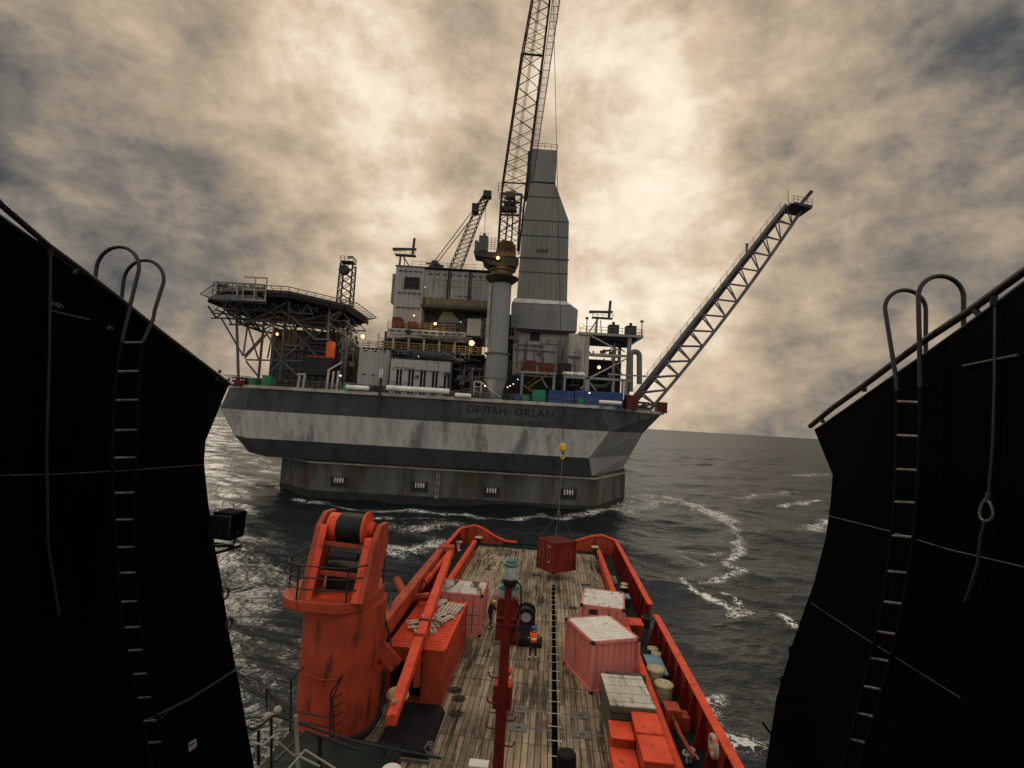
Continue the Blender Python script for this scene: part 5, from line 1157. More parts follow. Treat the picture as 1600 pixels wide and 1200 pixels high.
# ------------------------------------------------------------------ containers
def corr(p, q, z0, z1, nrm, n, d):        # corrugated wall from p to q
    mb = MB(); p, q = np.array(p, float), np.array(q, float); nrm = np.array(nrm, float)
    pts = []
    for i in range(n):
        for f_, o in ((0.0, 0), (.28, 0), (.40, 1), (.88, 1)): pts.append(p + (q - p) * (i + f_) / n + nrm * d * -o)
    pts.append(q); k = len(pts)
    mb.v = [(*x, z0) for x in pts] + [(*x, z1) for x in pts]; mb.f = [(i, i + 1, i + 1 + k, i + k) for i in range(k - 1)]
    return mb
def container(name, label, pos, rz, Lu, Lv, H, wall, roof, frame=None, door_side=None, grp='cargo containers on the deck', marks=False, ribroof=False):
    t = T(name, label, 'container', pos, SHIP, rz, grp, local=True); a, b = Lu / 2, Lv / 2; frame = frame or wall
    w_ = MB(); d = .06
    for p, q, nn, ln in (((-a, -b), (a, -b), (0, -1), Lu), ((a, -b), (a, b), (1, 0), Lv), ((a, b), (-a, b), (0, 1), Lu), ((-a, b), (-a, -b), (-1, 0), Lv)):
        if door_side == nn: continue
        nn = np.array(nn); pp_ = np.array(p, float) - nn * .03; qq = np.array(q, float) - nn * .03
        m_ = corr(pp_, qq, .14, H - .10, nn, max(4, int(ln / .30)), d); w_.add(m_.v, m_.f)
    t.part('wall', w_, wall)
    f_ = MB()
    for sx in (-1, 1):
        for sy in (-1, 1): f_.box(sx * a - .07, sx * a + .07, sy * b - .07, sy * b + .07, .14, H - .14)
    for z0, z1 in ((0, .16), (H - .13, H)):
        for s_ in (-1, 1): f_.box(-a + .07, a - .07, s_ * b - .05, s_ * b + .05, z0, z1).box(s_ * a - .05, s_ * a + .05, -b + .07, b - .07, z0, z1)
    t.part('frame', f_, frame)
    r_ = MB().box(-a + .05, a - .05, -b + .05, b - .05, H - .09, H - .03)
    n_ = int(Lv / .28)
    for i in range(n_): 
        y = -b + .14 + i * (Lv - .28) / max(1, n_ - 1); r_.box(-a + .12, a - .12, y - .055, y + .055, H - .03, H - .005 if ribroof else H - .015)
    t.part('roof', r_, roof)
    for sx in (-1, 1):
        for sy in (-1, 1):
            for z in (0, H - .13): t.part('corner_casting', MB().box(sx * a - .09, sx * a + .09, sy * b - .09, sy * b + .09, z - .01 if z else 0, z + .14), 'blacksteel' if roof != wall else frame)
    if door_side:
        nx, ny = door_side
        for s_ in (-1, 1):
            c0, c1 = (0.01, (a if ny else b) - .08)
            m_ = MB(); lo, hi = (min(s_ * c0, s_ * c1), max(s_ * c0, s_ * c1))
            if ny: m_.box(lo, hi, ny * b - .04, ny * b + .02, .17, H - .15)
            else: m_.box(nx * a - .04, nx * a + .02, lo, hi, .17, H - .15)
            for z in (.28, .5, .72): 
                zz = H * z
                if ny: m_.box(lo + .06, hi - .06, ny * (b + .02) - .02, ny * (b + .02) + .02, zz - .03, zz + .03)
                else: m_.box(nx * (a + .02) - .02, nx * (a + .02) + .02, lo + .06, hi - .06, zz - .03, zz + .03)
            dr = t.part('door', m_, wall); rd = MB()
            for k in (.3, .7):
                c = lo + (hi - lo) * k; P0 = (c, ny * (b + .06)) if ny else (nx * (a + .06), c)
                rd.tube((*P0, .2), (*P0, H - .18), .022, n=6).box(P0[0] - .05, P0[0] + .05, P0[1] - .05, P0[1] + .05, H * .40, H * .46)
            t.part('locking_bar', rd, 'steel', dr)
    if marks:
        mk = MB(); nx, ny = door_side; rng = random.Random(3)
        for z, n in ((H * .80, 3), (H * .56, 0), (H * .30, 3)):
            for k in range(n):
                c = -a * .45 + k * .11; zz = z
                if ny: mk.box(c, c + .07, ny * (b + .035), ny * (b + .045), zz, zz + .11)
                else: mk.box(nx * (a + .035), nx * (a + .045), -b * .55 + k * .12, -b * .55 + k * .12 + .07, zz, zz + .12)
        mk.box(nx * (a + .02) if nx else a + .01, nx * (a + .03) if nx else a + .02, -.1, .0, H * .7, H * .8)
        t.part('lettering', mk, 'marking')
    return t
container('cargo_container', 'nearer pink-red corrugated container with a clean white roof, turned askew on the deck', (3.16, 27.95, DZ + .03), R(23), 2.55, 3.0, 2.45, 'pink', 'roofwhite', ribroof=True)
cB = container('cargo_container', 'farther pink-red container with a chipped white roof, behind the askew one by the right rail', (3.72, 32.75, DZ + .03), R(-7), 2.45, 3.1, 2.42, 'pink', 'roofspot', door_side=(0, -1))
cB.part('window', MB().box(-.75, -.25, -1.60, -1.57, 1.9, 2.2), 'fire')
cC = container('cargo_container', 'pink-red container with a black stained white roof at the left of the deck', (-5.12, 32.6, DZ + .03), R(0), 3.0, 2.5, 2.42, 'pink', 'rooffoul', door_side=(0, -1))
hc = WZ(868, 906, 0)
hang = container('hanging_container', 'dark red container with white door marks hanging from the crane just above the deck', (0.98, 44.4, 3.75), R(40), 2.35, 2.05, 2.45, 'reddark', 'rustred', door_side=(-1, 0), grp=None, marks=True)
cpos = np.array([0.98, 44.4, 3.75]) ; top = cpos + [0, 0, 2.45]
hkS = np.array([hk @ AX, hk @ AV, hk[2] - 1.4]); slg = MB(); ring_ = np.array([top[0], top[1], top[2] + 2.2])
slg.tube(hkS, ring_, .022, n=5)
for sx in (-1, 1):
    for sy in (-1, 1):
        c, s_ = math.cos(R(40)), math.sin(R(40)); x, y = sx * 1.15, sy * 1.0; slg.tube(ring_, (top[0] + x * c - y * s_, top[1] + x * s_ + y * c, top[2]), .016, n=5)
slg.path([(ring_[0] + .12 * math.cos(a), ring_[1], ring_[2] + .16 * math.sin(a)) for a in np.linspace(0, 6.28, 12)[:-1]], .035, 6, True)
solo('lifting_sling', 'thin wire sling with a shackle between the yellow hook and the hanging container', 'sling', slg, 'steel', tuple(ring_), SHIP)
tl = S(806, 955, 3.9); a_ = np.array([.98, 44.4, 3.8]) + [-.4, -1.5, 0]
solo('tag_line', 'thin guide rope running from the hanging container to the worker in dark clothes', 'rope', MB().path([lerp(a_, tl, k / 10) - np.array([0, 0, .5 * math.sin(math.pi * k / 10)]) for k in range(11)], .018, 5), 'wire', tuple(tl), SHIP)
# long red box with timber on top
t = T('open_container', 'long bright red container with loose grey pallets on its roof and a dark open end', 'container', (-5.55, 26.7, DZ), SHIP)
u0, u1, v0, v1, H = -6.85, -4.28, 23.6, 29.8, 2.5
e_ = corr((u1, v0), (u1, v1), DZ + .16, DZ + H - .1, (1, 0), 26, .02); e2 = corr((u0, v1), (u0, v0), DZ + .16, DZ + H - .1, (-1, 0), 26, .04); e_.add(e2.v, e2.f); e3 = corr((u1, v1), (u0, v1), DZ + .16, DZ + H - .1, (0, 1), 9, .04); e_.add(e3.v, e3.f)
t.part('wall', e_, 'red')
ff = MB().box(u1 - .95, u1 + .02, v0 - .04, v0 + .04, DZ, DZ + H - .1).box(u0, u1 - .95, v0 - .04, v0 + .04, DZ + H - .62, DZ + H - .1).box(u0 - .05, u0 + .12, v0 - .04, v0 + .08, DZ, DZ + H).box(u1 - .1, u1 + .05, v1 - .1, v1 + .05, DZ, DZ + H).box(u0, u1 + .02, v0 - .02, v1, DZ, DZ + .15)
t.part('frame', ff, 'red'); t.part('inside', MB().box(u0 + .1, u1 - .96, v0 + .5, v0 + .55, DZ + .15, DZ + H - .12), 'vdark')
rf = MB().box(u0, u1, v0 - .03, v1, DZ + H - .08, DZ + H - .02)
for i in range(20): y = v0 + .2 + i * .305; rf.box(u0 + .15, u1 - .15, y, y + .13, DZ + H - .02, DZ + H)
rf.box(u0 - .04, u0 + .06, v0 - .03, v1, DZ + H - .1, DZ + H + .03).box(u1 - .06, u1 + .04, v0 - .03, v1, DZ + H - .1, DZ + H + .03)
t.part('roof', rf, 'redbright')
ZR = DZ + H + .005
def pallet(label, u, v, rz, rows, seed, wide=1.1, lng=1.3):
    rng = random.Random(seed); mb = MB(); n = 6
    for k in (-.45, 0, .45): mb.box(-wide * .5, wide * .5, k * lng - .05, k * lng + .05, 0, .10)
    for i in range(n):
        if rows and rng.random() < .18: continue
        x = -wide / 2 + .09 + i * (wide - .18) / (n - 1); j = rng.uniform(-.10, .10) if rows else 0; mb.box(x - .06, x + .06, -lng / 2 + j, lng / 2 + j, .10, .13)
    if rows:
        for i in range(4): y = rng.uniform(-.6, .6); mb.beam((-wide * .7, y, .15 + .03 * i), (wide * .7, y + rng.uniform(-.4, .4), .15 + .03 * i), .11, .03)
    return solo('timber_pallet', label, 'pallet', mb, 'palewood', (u, v, ZR), SHIP, rz, 'pallets on the red container', local=True)
pallet('intact slatted grey pallet on the far end of the red container roof', -4.95, 28.4, R(-8), 0, 1, 1.15, 1.5)
pallet('broken grey pallet pieces across the near end of the red container roof', -5.75, 25.6, R(25), 1, 2)
pallet('loose splayed pallet boards in the middle of the red container roof', -5.3, 26.9, R(-30), 1, 5)
pallet('single weathered pallet at the far left edge of the red container roof', -5.7, 29.1, R(12), 0, 7, .8, .9)
# wood crate, red machinery boxes on the right
t = T('timber_crate', 'weathered timber crate with pale slatted lid, between the askew container and red steel boxes', 'crate', (3.87, 23.5, DZ), SHIP, R(3))
cu0, cu1, cv0, cv1 = 2.98, 4.76, 22.25, 24.9
sd_ = MB()
for i in range(6): z = DZ + .05 + i * .25; sd_.box(cu0, cu1, cv0, cv0 + .05, z, z + .22).box(cu0, cu0 + .05, cv0 + .05, cv1, z, z + .22).box(cu1 - .05, cu1, cv0 + .05, cv1, z, z + .22).box(cu0, cu1, cv1, cv1 + .05, z, z + .22)
t.part('side', sd_, 'cratewood')
ld = MB()
for i in range(8): y = cv0 + .02 + i * .33; ld.box(cu0 - .04, cu1 + .04, y, y + .30, DZ + 1.55, DZ + 1.59 + .012 * (i % 2))
t.part('lid', ld, 'palewood'); t.part('edge_batten', MB().box(cu0 - .06, cu0, cv0, cv1, DZ + 1.4, DZ + 1.56).box(cu0 - .05, cu1 + .05, cv0 - .05, cv0 - .001, DZ + 1.35, DZ + 1.55).box(cu0, cu1, (cv0 + cv1) / 2 - .04, (cv0 + cv1) / 2 + .04, DZ + 1.45, DZ + 1.549), 'cratewood')
solo('timber_plank', 'dark long plank leaning behind the timber crate', 'plank', MB().box(3.3, 5.0, 25.2, 25.35, DZ + 1.0, DZ + 1.5).box(3.2, 5.0, 25.5, 25.62, DZ + .9, DZ + 1.4), 'cratewood', (4.1, 25.3, DZ), SHIP)
t = T('red_machinery_box', 'tall bright red steel box against the right cargo rail in the nearest right corner', 'steel box', (4.4, 21, DZ), SHIP)
t.part('body', MB().box(3.86, 4.85, 19.2, 22.15, DZ, DZ + 1.4), 'red'); t.part('lid', MB().box(3.83, 4.88, 20.75, 22.18, DZ + 1.4, DZ + 1.46).box(3.83, 4.88, 19.15, 20.70, DZ + 1.36, DZ + 1.42), 'redbright')
t.part('fitting', MB().tube((3.86, 19.2, DZ + 1.1), (3.86, 19.0, DZ + 1.1), .05).box(4.3, 4.5, 19.1, 19.2, DZ + .6, DZ + .9), 'blacksteel')
t = T('red_step_box', 'lower stepped bright red box on the deck side of the tall red box', 'steel box', (3.4, 20.6, DZ), SHIP)
t.part('body', MB().box(2.95, 3.80, 20.9, 22.0, DZ, DZ + 1.05).box(2.9, 3.80, 18.6, 20.9, DZ, DZ + .70), 'red'); t.part('lid', MB().box(2.92, 3.81, 20.85, 22.03, DZ + 1.05, DZ + 1.10).box(2.87, 3.81, 18.55, 20.84, DZ + .70, DZ + .75), 'redbright')
q = S(885, 1188, 3.3); solo('black_bollard_cover', 'black rounded cover on the deck at the near end of the ticked steel strip', 'cover', MB().lathe((q[0], q[1], DZ + .03), [(.36, 0), (.38, .1), (.36, .5), (.3, .56)], 20), 'tarp', (q[0], q[1], DZ), SHIP)
# black tarpaulin cargo at left
t = T('covered_cargo', 'low cargo under a black tarpaulin on the left of the deck beside the crane column', 'covered cargo', (-4.9, 21.2, DZ), SHIP)
t.part('tarpaulin', MB().prism([(-6.2, 19.9, DZ), (-3.95, 19.9, DZ), (-3.98, 19.95, DZ + .2), (-4.3, 20.1, DZ + .32), (-6.0, 20.1, DZ + .3)], (0, 3.2, 0)), 'tarp', bevel=.08); t.part('skid_edge', MB().box(-6.3, -3.9, 19.78, 19.86, DZ + .03, DZ + .15), 'steel')
t.part('loose_corner', MB().ball((-6.0, 22.6, DZ + .9), .5, 6, .6), 'cream', label='pale yellow loose sheet corner'); q = S(675, 1148, 3.7)
solo('shackle_cluster', 'small pale metal shackles on the corner of the black tarpaulin', 'shackle', MB().path([(-4.05 + .13 * math.cos(a), 20.05 + .1 * math.sin(2 * a), DZ + .42 + .13 * math.sin(a)) for a in np.linspace(0, 6, 14)], .035, 6).path([(-4.0 + .1 * math.cos(a), 20.3 + .1 * math.sin(a), DZ + .46) for a in np.linspace(0, 6, 12)], .035, 6), 'steel', (-4.05, 20.1, DZ + .6), SHIP)
# hose reel
q = S(820, 1005, 3.03); ru, rv = q[0], q[1]
t = T('hose_reel', 'black upright hose reel with a white hub standing on a black base plate mid deck', 'hose reel', (ru, rv, DZ), SHIP)
t.part('base', MB().box(ru - .95, ru + 1.0, rv - .5, rv + .55, DZ + .03, DZ + .28), 'tarp', bevel=.04)
t.part('drum', MB().lathe((ru, rv - .05, DZ + 1.75), [(.52, -.32), (.54, -.28), (.54, -.22), (.42, -.2), (.42, .2), (.54, .22), (.54, .3)], 28, (0, 1, .25)), 'rubber')
t.part('hub', MB().lathe((ru, rv - .36, DZ + 1.62), [(.30, .0), (.30, .04), (.22, .06)][::-1], 20, (0, 1, .25)), 'rim')
t.part('frame', MB().prism([(ru - .62, rv - .4, DZ + .28), (ru + .62, rv - .4, DZ + .28), (ru + .5, rv - .1, DZ + 1.7), (ru - .5, rv - .1, DZ + 1.7)], (0, .35, 0)), 'rubber', bevel=.05)

# ------------------------------------------------------------------ deck crane
CV = 20.4
cl, crr = SV(463, 1040, 21.0), SV(581, 1040, 21.0); ucl, ucr = cl[0], crr[0]; uc = (ucl + ucr) / 2; hw = (ucr - ucl) / 2
t = T('deck_crane', 'red deck crane with thick column, railed platform, black rope winch and folded boom', 'crane', (uc, CV + 1.5, DZ), SHIP)
def rrect(cu_, cv_, a, b, r, z, n=5):
    pts = []
    for sx, sy, a0 in ((1, 1, 0), (-1, 1, 90), (-1, -1, 180), (1, -1, 270)):
        for k in range(n + 1): an = R(a0 + 90 * k / n); pts.append((cu_ + sx * (a - r) + r * math.cos(an), cv_ + sy * (b - r) + r * math.sin(an), z))
    return pts
ccv = CV + 1.5; PZ = SV(530, 950, CV)[2] - .15
t.part('column', MB().prism(rrect(uc, ccv, hw, 1.6, 1.25, DZ, 8), (0, 0, PZ - DZ)), 'red', smooth=True)
t.part('column_base', MB().prism(rrect(uc, ccv, hw + .12, 1.72, 1.3, DZ, 8), (0, 0, .25)), 'vdark')
pl, pr = SV(434, 938, 20.6)[0], SV(578, 938, 21.0)[0]
pc = (pl + pr) / 2
t.part('platform', MB().prism(rrect(pc, ccv + .1, (pr - pl) / 2, 2.0, 1.3, PZ, 8), (0, 0, .42)), 'red', bevel=.05)
PT = PZ + .42
rp_ = rrect(pc, ccv + .1, (pr - pl) / 2 - .08, 1.92, 1.25, PT, 6); rp_.append(rp_[0])
hr_ = MB(); hp_ = rp_[6:28] + rp_[0:2]
for z in (.45, .9, 1.35): hr_.path([(x, y, PT + z) for x, y, _ in hp_], .03, 6)
for k in (0, 4, 8, 13, 17, 21, 23): hr_.tube(hp_[k], (hp_[k][0], hp_[k][1], PT + 1.35), .035, n=6)
t.part('handrail', hr_, 'blacksteel')
t.part('hatch', MB().box(uc - .7, uc + .6, CV + .1, CV + .9, PT, PT + .06), 'redbright')
def plate(pts, th, name='side_plate', mt='red'):
    return t.part(name, MB().prism(pts, (th, 0, 0)), mt, bevel=.03)
L0, L1 = SV(477, 925, 20.8), SV(503, 800, 21.9); R0, R1 = SV(567, 925, 20.8), SV(588, 822, 21.9)
for (a, b, s_) in ((L0, L1, 0), (R0, R1, 1)):
    u = a[0] if not s_ else a[0]; du = (b[0] - a[0])
    zt = b[2]
    mb = MB(); th = .22
    prof = [(20.2, PT), (22.0, PT), (23.1, zt - .9), (22.9, zt), (22.0, zt + .02), (21.35, zt - .5)]
    mb.prism([(u + du * (z - PT) / (zt - PT), v, z) for v, z in prof], (th, 0, 0))
    sp = t.part('side_plate', mb, 'red', bevel=.03)
    t.part('stiffener', MB().prism([(u + du * (z - PT) / (zt - PT) + (th if not s_ else -.28), v, z) for v, z in ((20.25, PT), (20.4, PT), (21.45, zt - .4), (21.36, zt - .5))], (.28, 0, 0)), 'redbright', sp)
dc = SV(540, 824, 22.1); da, db = L1[0] + .25, R1[0] - .1
t.part('winch_flange', MB().lathe((da + .1, dc[1], dc[2]), [(.55, 0), (.60, .03), (.60, .45), (.55, .47)], 28, (1, 0, 0)), 'redbright')
t.part('rope_drum', MB().lathe((da + .57, dc[1], dc[2]), [(.62 + .02 * (i % 2), i * .035) for i in range(int((db - da - .95) / .035))], 32, (1, 0, 0)), 'rubber')
t.part('winch_flange', MB().lathe((db - .42, dc[1], dc[2]), [(.72, 0), (.75, .03), (.72, .1), (.3, .14), (.3, .4)], 28, (1, 0, 0)), 'redbright')
t.part('crossbar', MB().beam((L0[0] + .25, 21.3, PT + 2.0), (R0[0], 21.3, PT + 1.9), .14, .14).beam((L0[0] + .2, 20.9, PT + .9), (R0[0], 20.9, PT + .85), .12, .16), 'red')
t.part('motor', MB().box(L0[0] + .5, R0[0] - .3, 21.6, 22.8, PT, PT + 1.0).tube((L0[0] + .7, 21.3, PT + 1.5), (R0[0] - .5, 21.3, PT + 1.5), .18), 'vdark')
# folded boom: outer arm out from the column, then back towards the viewer
b0, b1 = SV(588, 995, 22.6), SV(690, 862, 36.5); b2, b3 = SV(704, 862, 36.6), SV(611, 1126, 17.8)
t.part('main_boom', MB().beam(b0, b1, .52, .85, w2=.44, h2=.62), 'red', bevel=.03)
t.part('folded_jib', MB().beam(b2, lerp(b2, b3, .6), .38, .5, w2=.44, h2=.56).beam(lerp(b2, b3, .6), b3, .44, .56, w2=.36, h2=.38), 'redbright', bevel=.03)
t.part('knuckle', MB().beam(np.array(b1) + [-.2, 0, .05], np.array(b2) + [.25, 0, .05], .9, .75), 'red', bevel=.04)
cm_ = SV(632, 925, 29); cn_ = SV(672, 932, 28.5)
t.part('link_arm', MB().path([SV(620, 905, 30), SV(632, 928, 29), SV(650, 934, 28.6), SV(672, 932, 28.4)], .22, 8), 'red', smooth=True)
t.part('hydraulic_cylinder', MB().tube(SV(698, 868, 35.5), SV(672, 900, 31.5), .14, n=10).tube(SV(672, 900, 31.5), SV(648, 925, 29.5), .22, n=12), 'redbright', smooth=True)
t.part('hydraulic_hose', MB().path([SV(600, 960, 23), SV(608, 990, 23), SV(604, 1010, 23), SV(612, 1025, 23)], .05, 6).path([SV(612, 930, 26), SV(604, 975, 23.4), SV(610, 1000, 23), SV(618, 1045, 22)], .04, 6).path([SV(655, 925, 29), SV(662, 905, 30), SV(668, 915, 30)], .05, 6), 'rubber')
t.part('foot_bracket', MB().beam(SV(590, 1008, 22), SV(618, 1038, 22.4), .5, .6).tube(SV(586, 1048, 22), SV(606, 1030, 22.2), .22, n=12), 'red', bevel=.03)
t.part('jib_rest', MB().beam(SV(653, 1012, 23.2), SV(651, 1072, 23.2), .25, .25), 'red')
for k in (.62, .70): 
    p = np.array(lerp(b2, b3, k)); t.part('clamp_band', MB().beam(p + [0, -.1, 0], p + [0, .1, -.01], .54, .66), 'red')
t.part('jib_tip_pin', MB().ball(np.array(b3) + [-.1, .6, .3], .09, 6), 'rim')
# access ladder and cage at the column foot
lb = MB(); f0 = SV(540, 1165, 18.9); fz = f0[2]
t2 = T('crane_access_stair', 'black railed landing and ladder at the foot of the red crane column', 'stair', (f0[0], 18.9, fz), SHIP)
A_ = lambda px, py, v=18.9: SV(px, py, v)
t2.part('landing', MB().prism([A_(450, 1150, 19.3), A_(530, 1152, 19.3), A_(525, 1172, 18.3), A_(455, 1168, 18.3)], (0, 0, .06)), 'redbright')
t2.part('handrail', MB().path([A_(475, 1042), A_(455, 1062), A_(453, 1160)], .035, 6).path([A_(535, 1055), A_(517, 1082), A_(516, 1165)], .035, 6).path([A_(535, 1055), A_(520, 1090), A_(522, 1165)], .03, 6)
        .tube(A_(453, 1110), A_(516, 1122), .03, n=6).tube(A_(453, 1125), A_(516, 1137), .03, n=6).tube(A_(455, 1085, 19.2), A_(416, 1075, 19.2), .03, n=6).tube(A_(416, 1075, 19.2), A_(417, 1122, 19.2), .03, n=6).tube(A_(417, 1078, 19.2), A_(440, 1110, 19.2), .02, n=6), 'blacksteel')
for i in range(6): y = 1085 + i * 15; t2.part('rung', MB().tube(A_(516, y + 8), A_(534, y - 2, 19.8), .025, n=5), 'blacksteel')
t2.part('chain', MB().path([A_(480, 1053, 20.2), A_(495, 1060, 20.2), A_(512, 1063, 20.2), A_(528, 1060, 20.2)], .03, 6), 'red')
# railings and pipes of the small green deck in the lower left
t3 = T('aux_deck_railing', 'bent black and white railings around the small green deck in the lower left corner', 'railing', (-7, 14, 4.5), SHIP)
B_ = lambda px, py, v: SV(px, py, v)
t3.part('black_rail', MB().path([B_(378, 1135, 13), B_(398, 1140, 13.2), B_(410, 1132, 13.6), B_(424, 1120, 14.2), B_(430, 1118, 15), B_(560, 1160, 15.2), B_(690, 1185, 15)], .035, 6).path([B_(430, 1190, 13), B_(478, 1142, 14), B_(560, 1172, 14)], .04, 6).tube(B_(404, 1140, 13.2), B_(404, 1195, 13.2), .04, n=6).tube(B_(424, 1120, 14.2), B_(424, 1200, 14.2), .035, n=6).tube(B_(500, 1150, 14.5), B_(500, 1200, 14.5), .06, n=6)
        .path([B_(600, 1160, 15.6), B_(604, 1172, 15.6), B_(597, 1185, 15.6)], .04, 6), 'blacksteel', smooth=True)
t3.part('white_rail', MB().path([B_(392, 1160, 12), B_(412, 1164, 12), B_(425, 1151, 12.3), B_(458, 1180, 12.6), B_(470, 1178, 13)], .024, 6).path([B_(448, 1204, 11.5), B_(477, 1172, 12), B_(525, 1202, 12)], .024, 6).path([B_(464, 1180, 12), B_(500, 1198, 12)], .025, 6).tube(B_(462, 1118, 12), B_(466, 1206, 12), .045, n=8), 'rim', smooth=True)
p = B_(431, 1112, 15.5); solo('white_lamp_head', 'small white and red lamp head on the lower left railing', 'lamp', MB().ball(p + np.array([-.25, 0, -.18]), .13, 6).ball(p + np.array([.05, 0, .05]), .12, 6).tube(p + np.array([-.2, 0, -.1]), p + np.array([.2, 0, -.3]), .08), 'rim', tuple(p), SHIP)
p = B_(612, 1198, 14.5); t = T('white_vent_cap', 'white rounded vent cap at the bottom edge right of the crane column', 'vent', tuple(p), SHIP); t.part('cap', MB().lathe((p[0], p[1], p[2] - .3), [(.30, 0), (.32, .1), (.26, .24), (.12, .3)], 20), 'white', smooth=True); t.part('stem', MB().lathe((p[0], p[1], 3.05), [(.16, 0), (.16, p[2] - 3.35)], 14), 'blacksteel')
p = SV(748, 1196, 9.3); solo('white_junction_box', 'white ribbed box low beside the red signal mast at the bottom edge', 'box', MB().box(p[0] - .17, p[0] + .17, 9.2, 9.4, p[2] - .25, p[2] + .04).box(p[0] - .15, p[0] + .15, 9.18, 9.2, p[2] - .02, p[2]), 'white', tuple(p), SHIP)

# ------------------------------------------------------------------ signal mast
MV = 9.6
m0, m1 = SV(776, 1240, MV), SV(795, 905, MV); um = (m0[0] + m1[0]) / 2
t = T('signal_mast', 'red signal mast with a green capped lantern on top, red lamp boxes and cone shapes', 'mast', (um, MV, 6.0), SHIP)
z_ = lambda py: SV(787, py, MV)[2]
t.part('pole', MB().lathe((um, MV, 6.0), [(.108, 0), (.097, z_(1100) - 6), (.088, z_(1000) - 6), (.066, z_(985) - 6), (.06, z_(895) - 6)], 18), 'reddark', smooth=True)
lz = z_(905)
lan = t.part('lantern', MB().lathe((um + .02, MV, lz), [(.09, 0), (.122, .03), (.122, .22), (.10, .26)], 20), 'glass', smooth=True)
t.part('lantern_cap', MB().lathe((um + .02, MV, lz + .26), [(.13, 0), (.145, .02), (.13, .05), (.105, .07), (.115, .09), (.075, .13), (.035, .14)], 20), 'teal', lan); t.part('lantern_base', MB().lathe((um + .02, MV, lz - .12), [(.07, 0), (.135, .06), (.135, .12)], 20), 'blacksteel', lan)
for s_ in (-1, 1):
    l2 = t.part('lower_lantern', MB().lathe((um + s_ * .09, MV + .1, lz - .36), [(.07, 0), (.09, .03), (.09, .16), (.07, .18)], 16), 'glass', smooth=True); t.part('lantern_cap', MB().lathe((um + s_ * .09, MV + .1, lz - .18), [(.105, 0), (.105, .03), (.05, .07)], 16), 'teal', l2)
t.part('cable', MB().path([(um + .14, MV - .02, lz), (um + .23, MV, lz - .1), (um + .25, MV, lz - .45), (um + .16, MV, lz - .8), (um + .1, MV, lz - 1.0)], .018, 6).path([(um + .1, MV, lz - .3), (um + .24, MV, lz - .5), (um + .12, MV, lz - .9)], .014, 6), 'rubber', smooth=True)
for py, s2 in ((955, .43), (985, .43), (1093, .34)):
    z = z_(py)
    for s_ in (-1, 1):
        w_ = .19 * s2; cu_ = um + s_ * (.09 + .06 * s2)
        lb_ = t.part('lamp_box', MB().prism([(cu_ - w_, MV + .02, z - .2), (cu_ + w_ * .8, MV + .02, z - .2), (cu_ + w_, MV + .02, z + .12), (cu_ + w_ * .6, MV + .02, z + .2), (cu_ - w_ * .9, MV + .02, z + .2)], (0, .3, 0)), 'reddark', bevel=.015)
        t.part('lamp_box_lid', MB().box(cu_ - w_ * .95, cu_ + w_ * .85, MV, MV + .3, z + .2, z + .225), 'red', lb_)
    t.part('bracket', MB().tube((um - .19, MV - .05, z - .22), (um + .21, MV - .05, z - .22), .012).tube((um + .21, MV - .05, z - .22), (um + .23, MV + .2, z - .1), .012), 'reddark')
for py in (1056, 1078):
    z = z_(py); t.part('cone_shape', MB().lathe((um + .03, MV + .12, z - .14), [(.03, 0), (.13, .19), (.11, .21)], 18), 'redbright')
for py in (1060, 1100, 1125, 1140, 1165):
    z = z_(py); s_ = -1 if py in (1060, 1100, 1140) else 1
    t.part('step_hook', MB().path([(um, MV, z), (um + s_ * .22, MV, z), (um + s_ * .25, MV, z + .02), (um + s_ * .27, MV, z + .09)], .015, 6), 'reddark')

h0, h1 = SV(795, 960, MV), SV(828, 825, 15)
solo('aerial_wire', 'thin dark aerial wire running from the signal mast to the stern', 'wire', MB().path([SV(812, 905, 9.7), SV(820, 850, 30), SV(826, 838, 53.8)], .012, 5), 'wire', tuple(h0), SHIP)

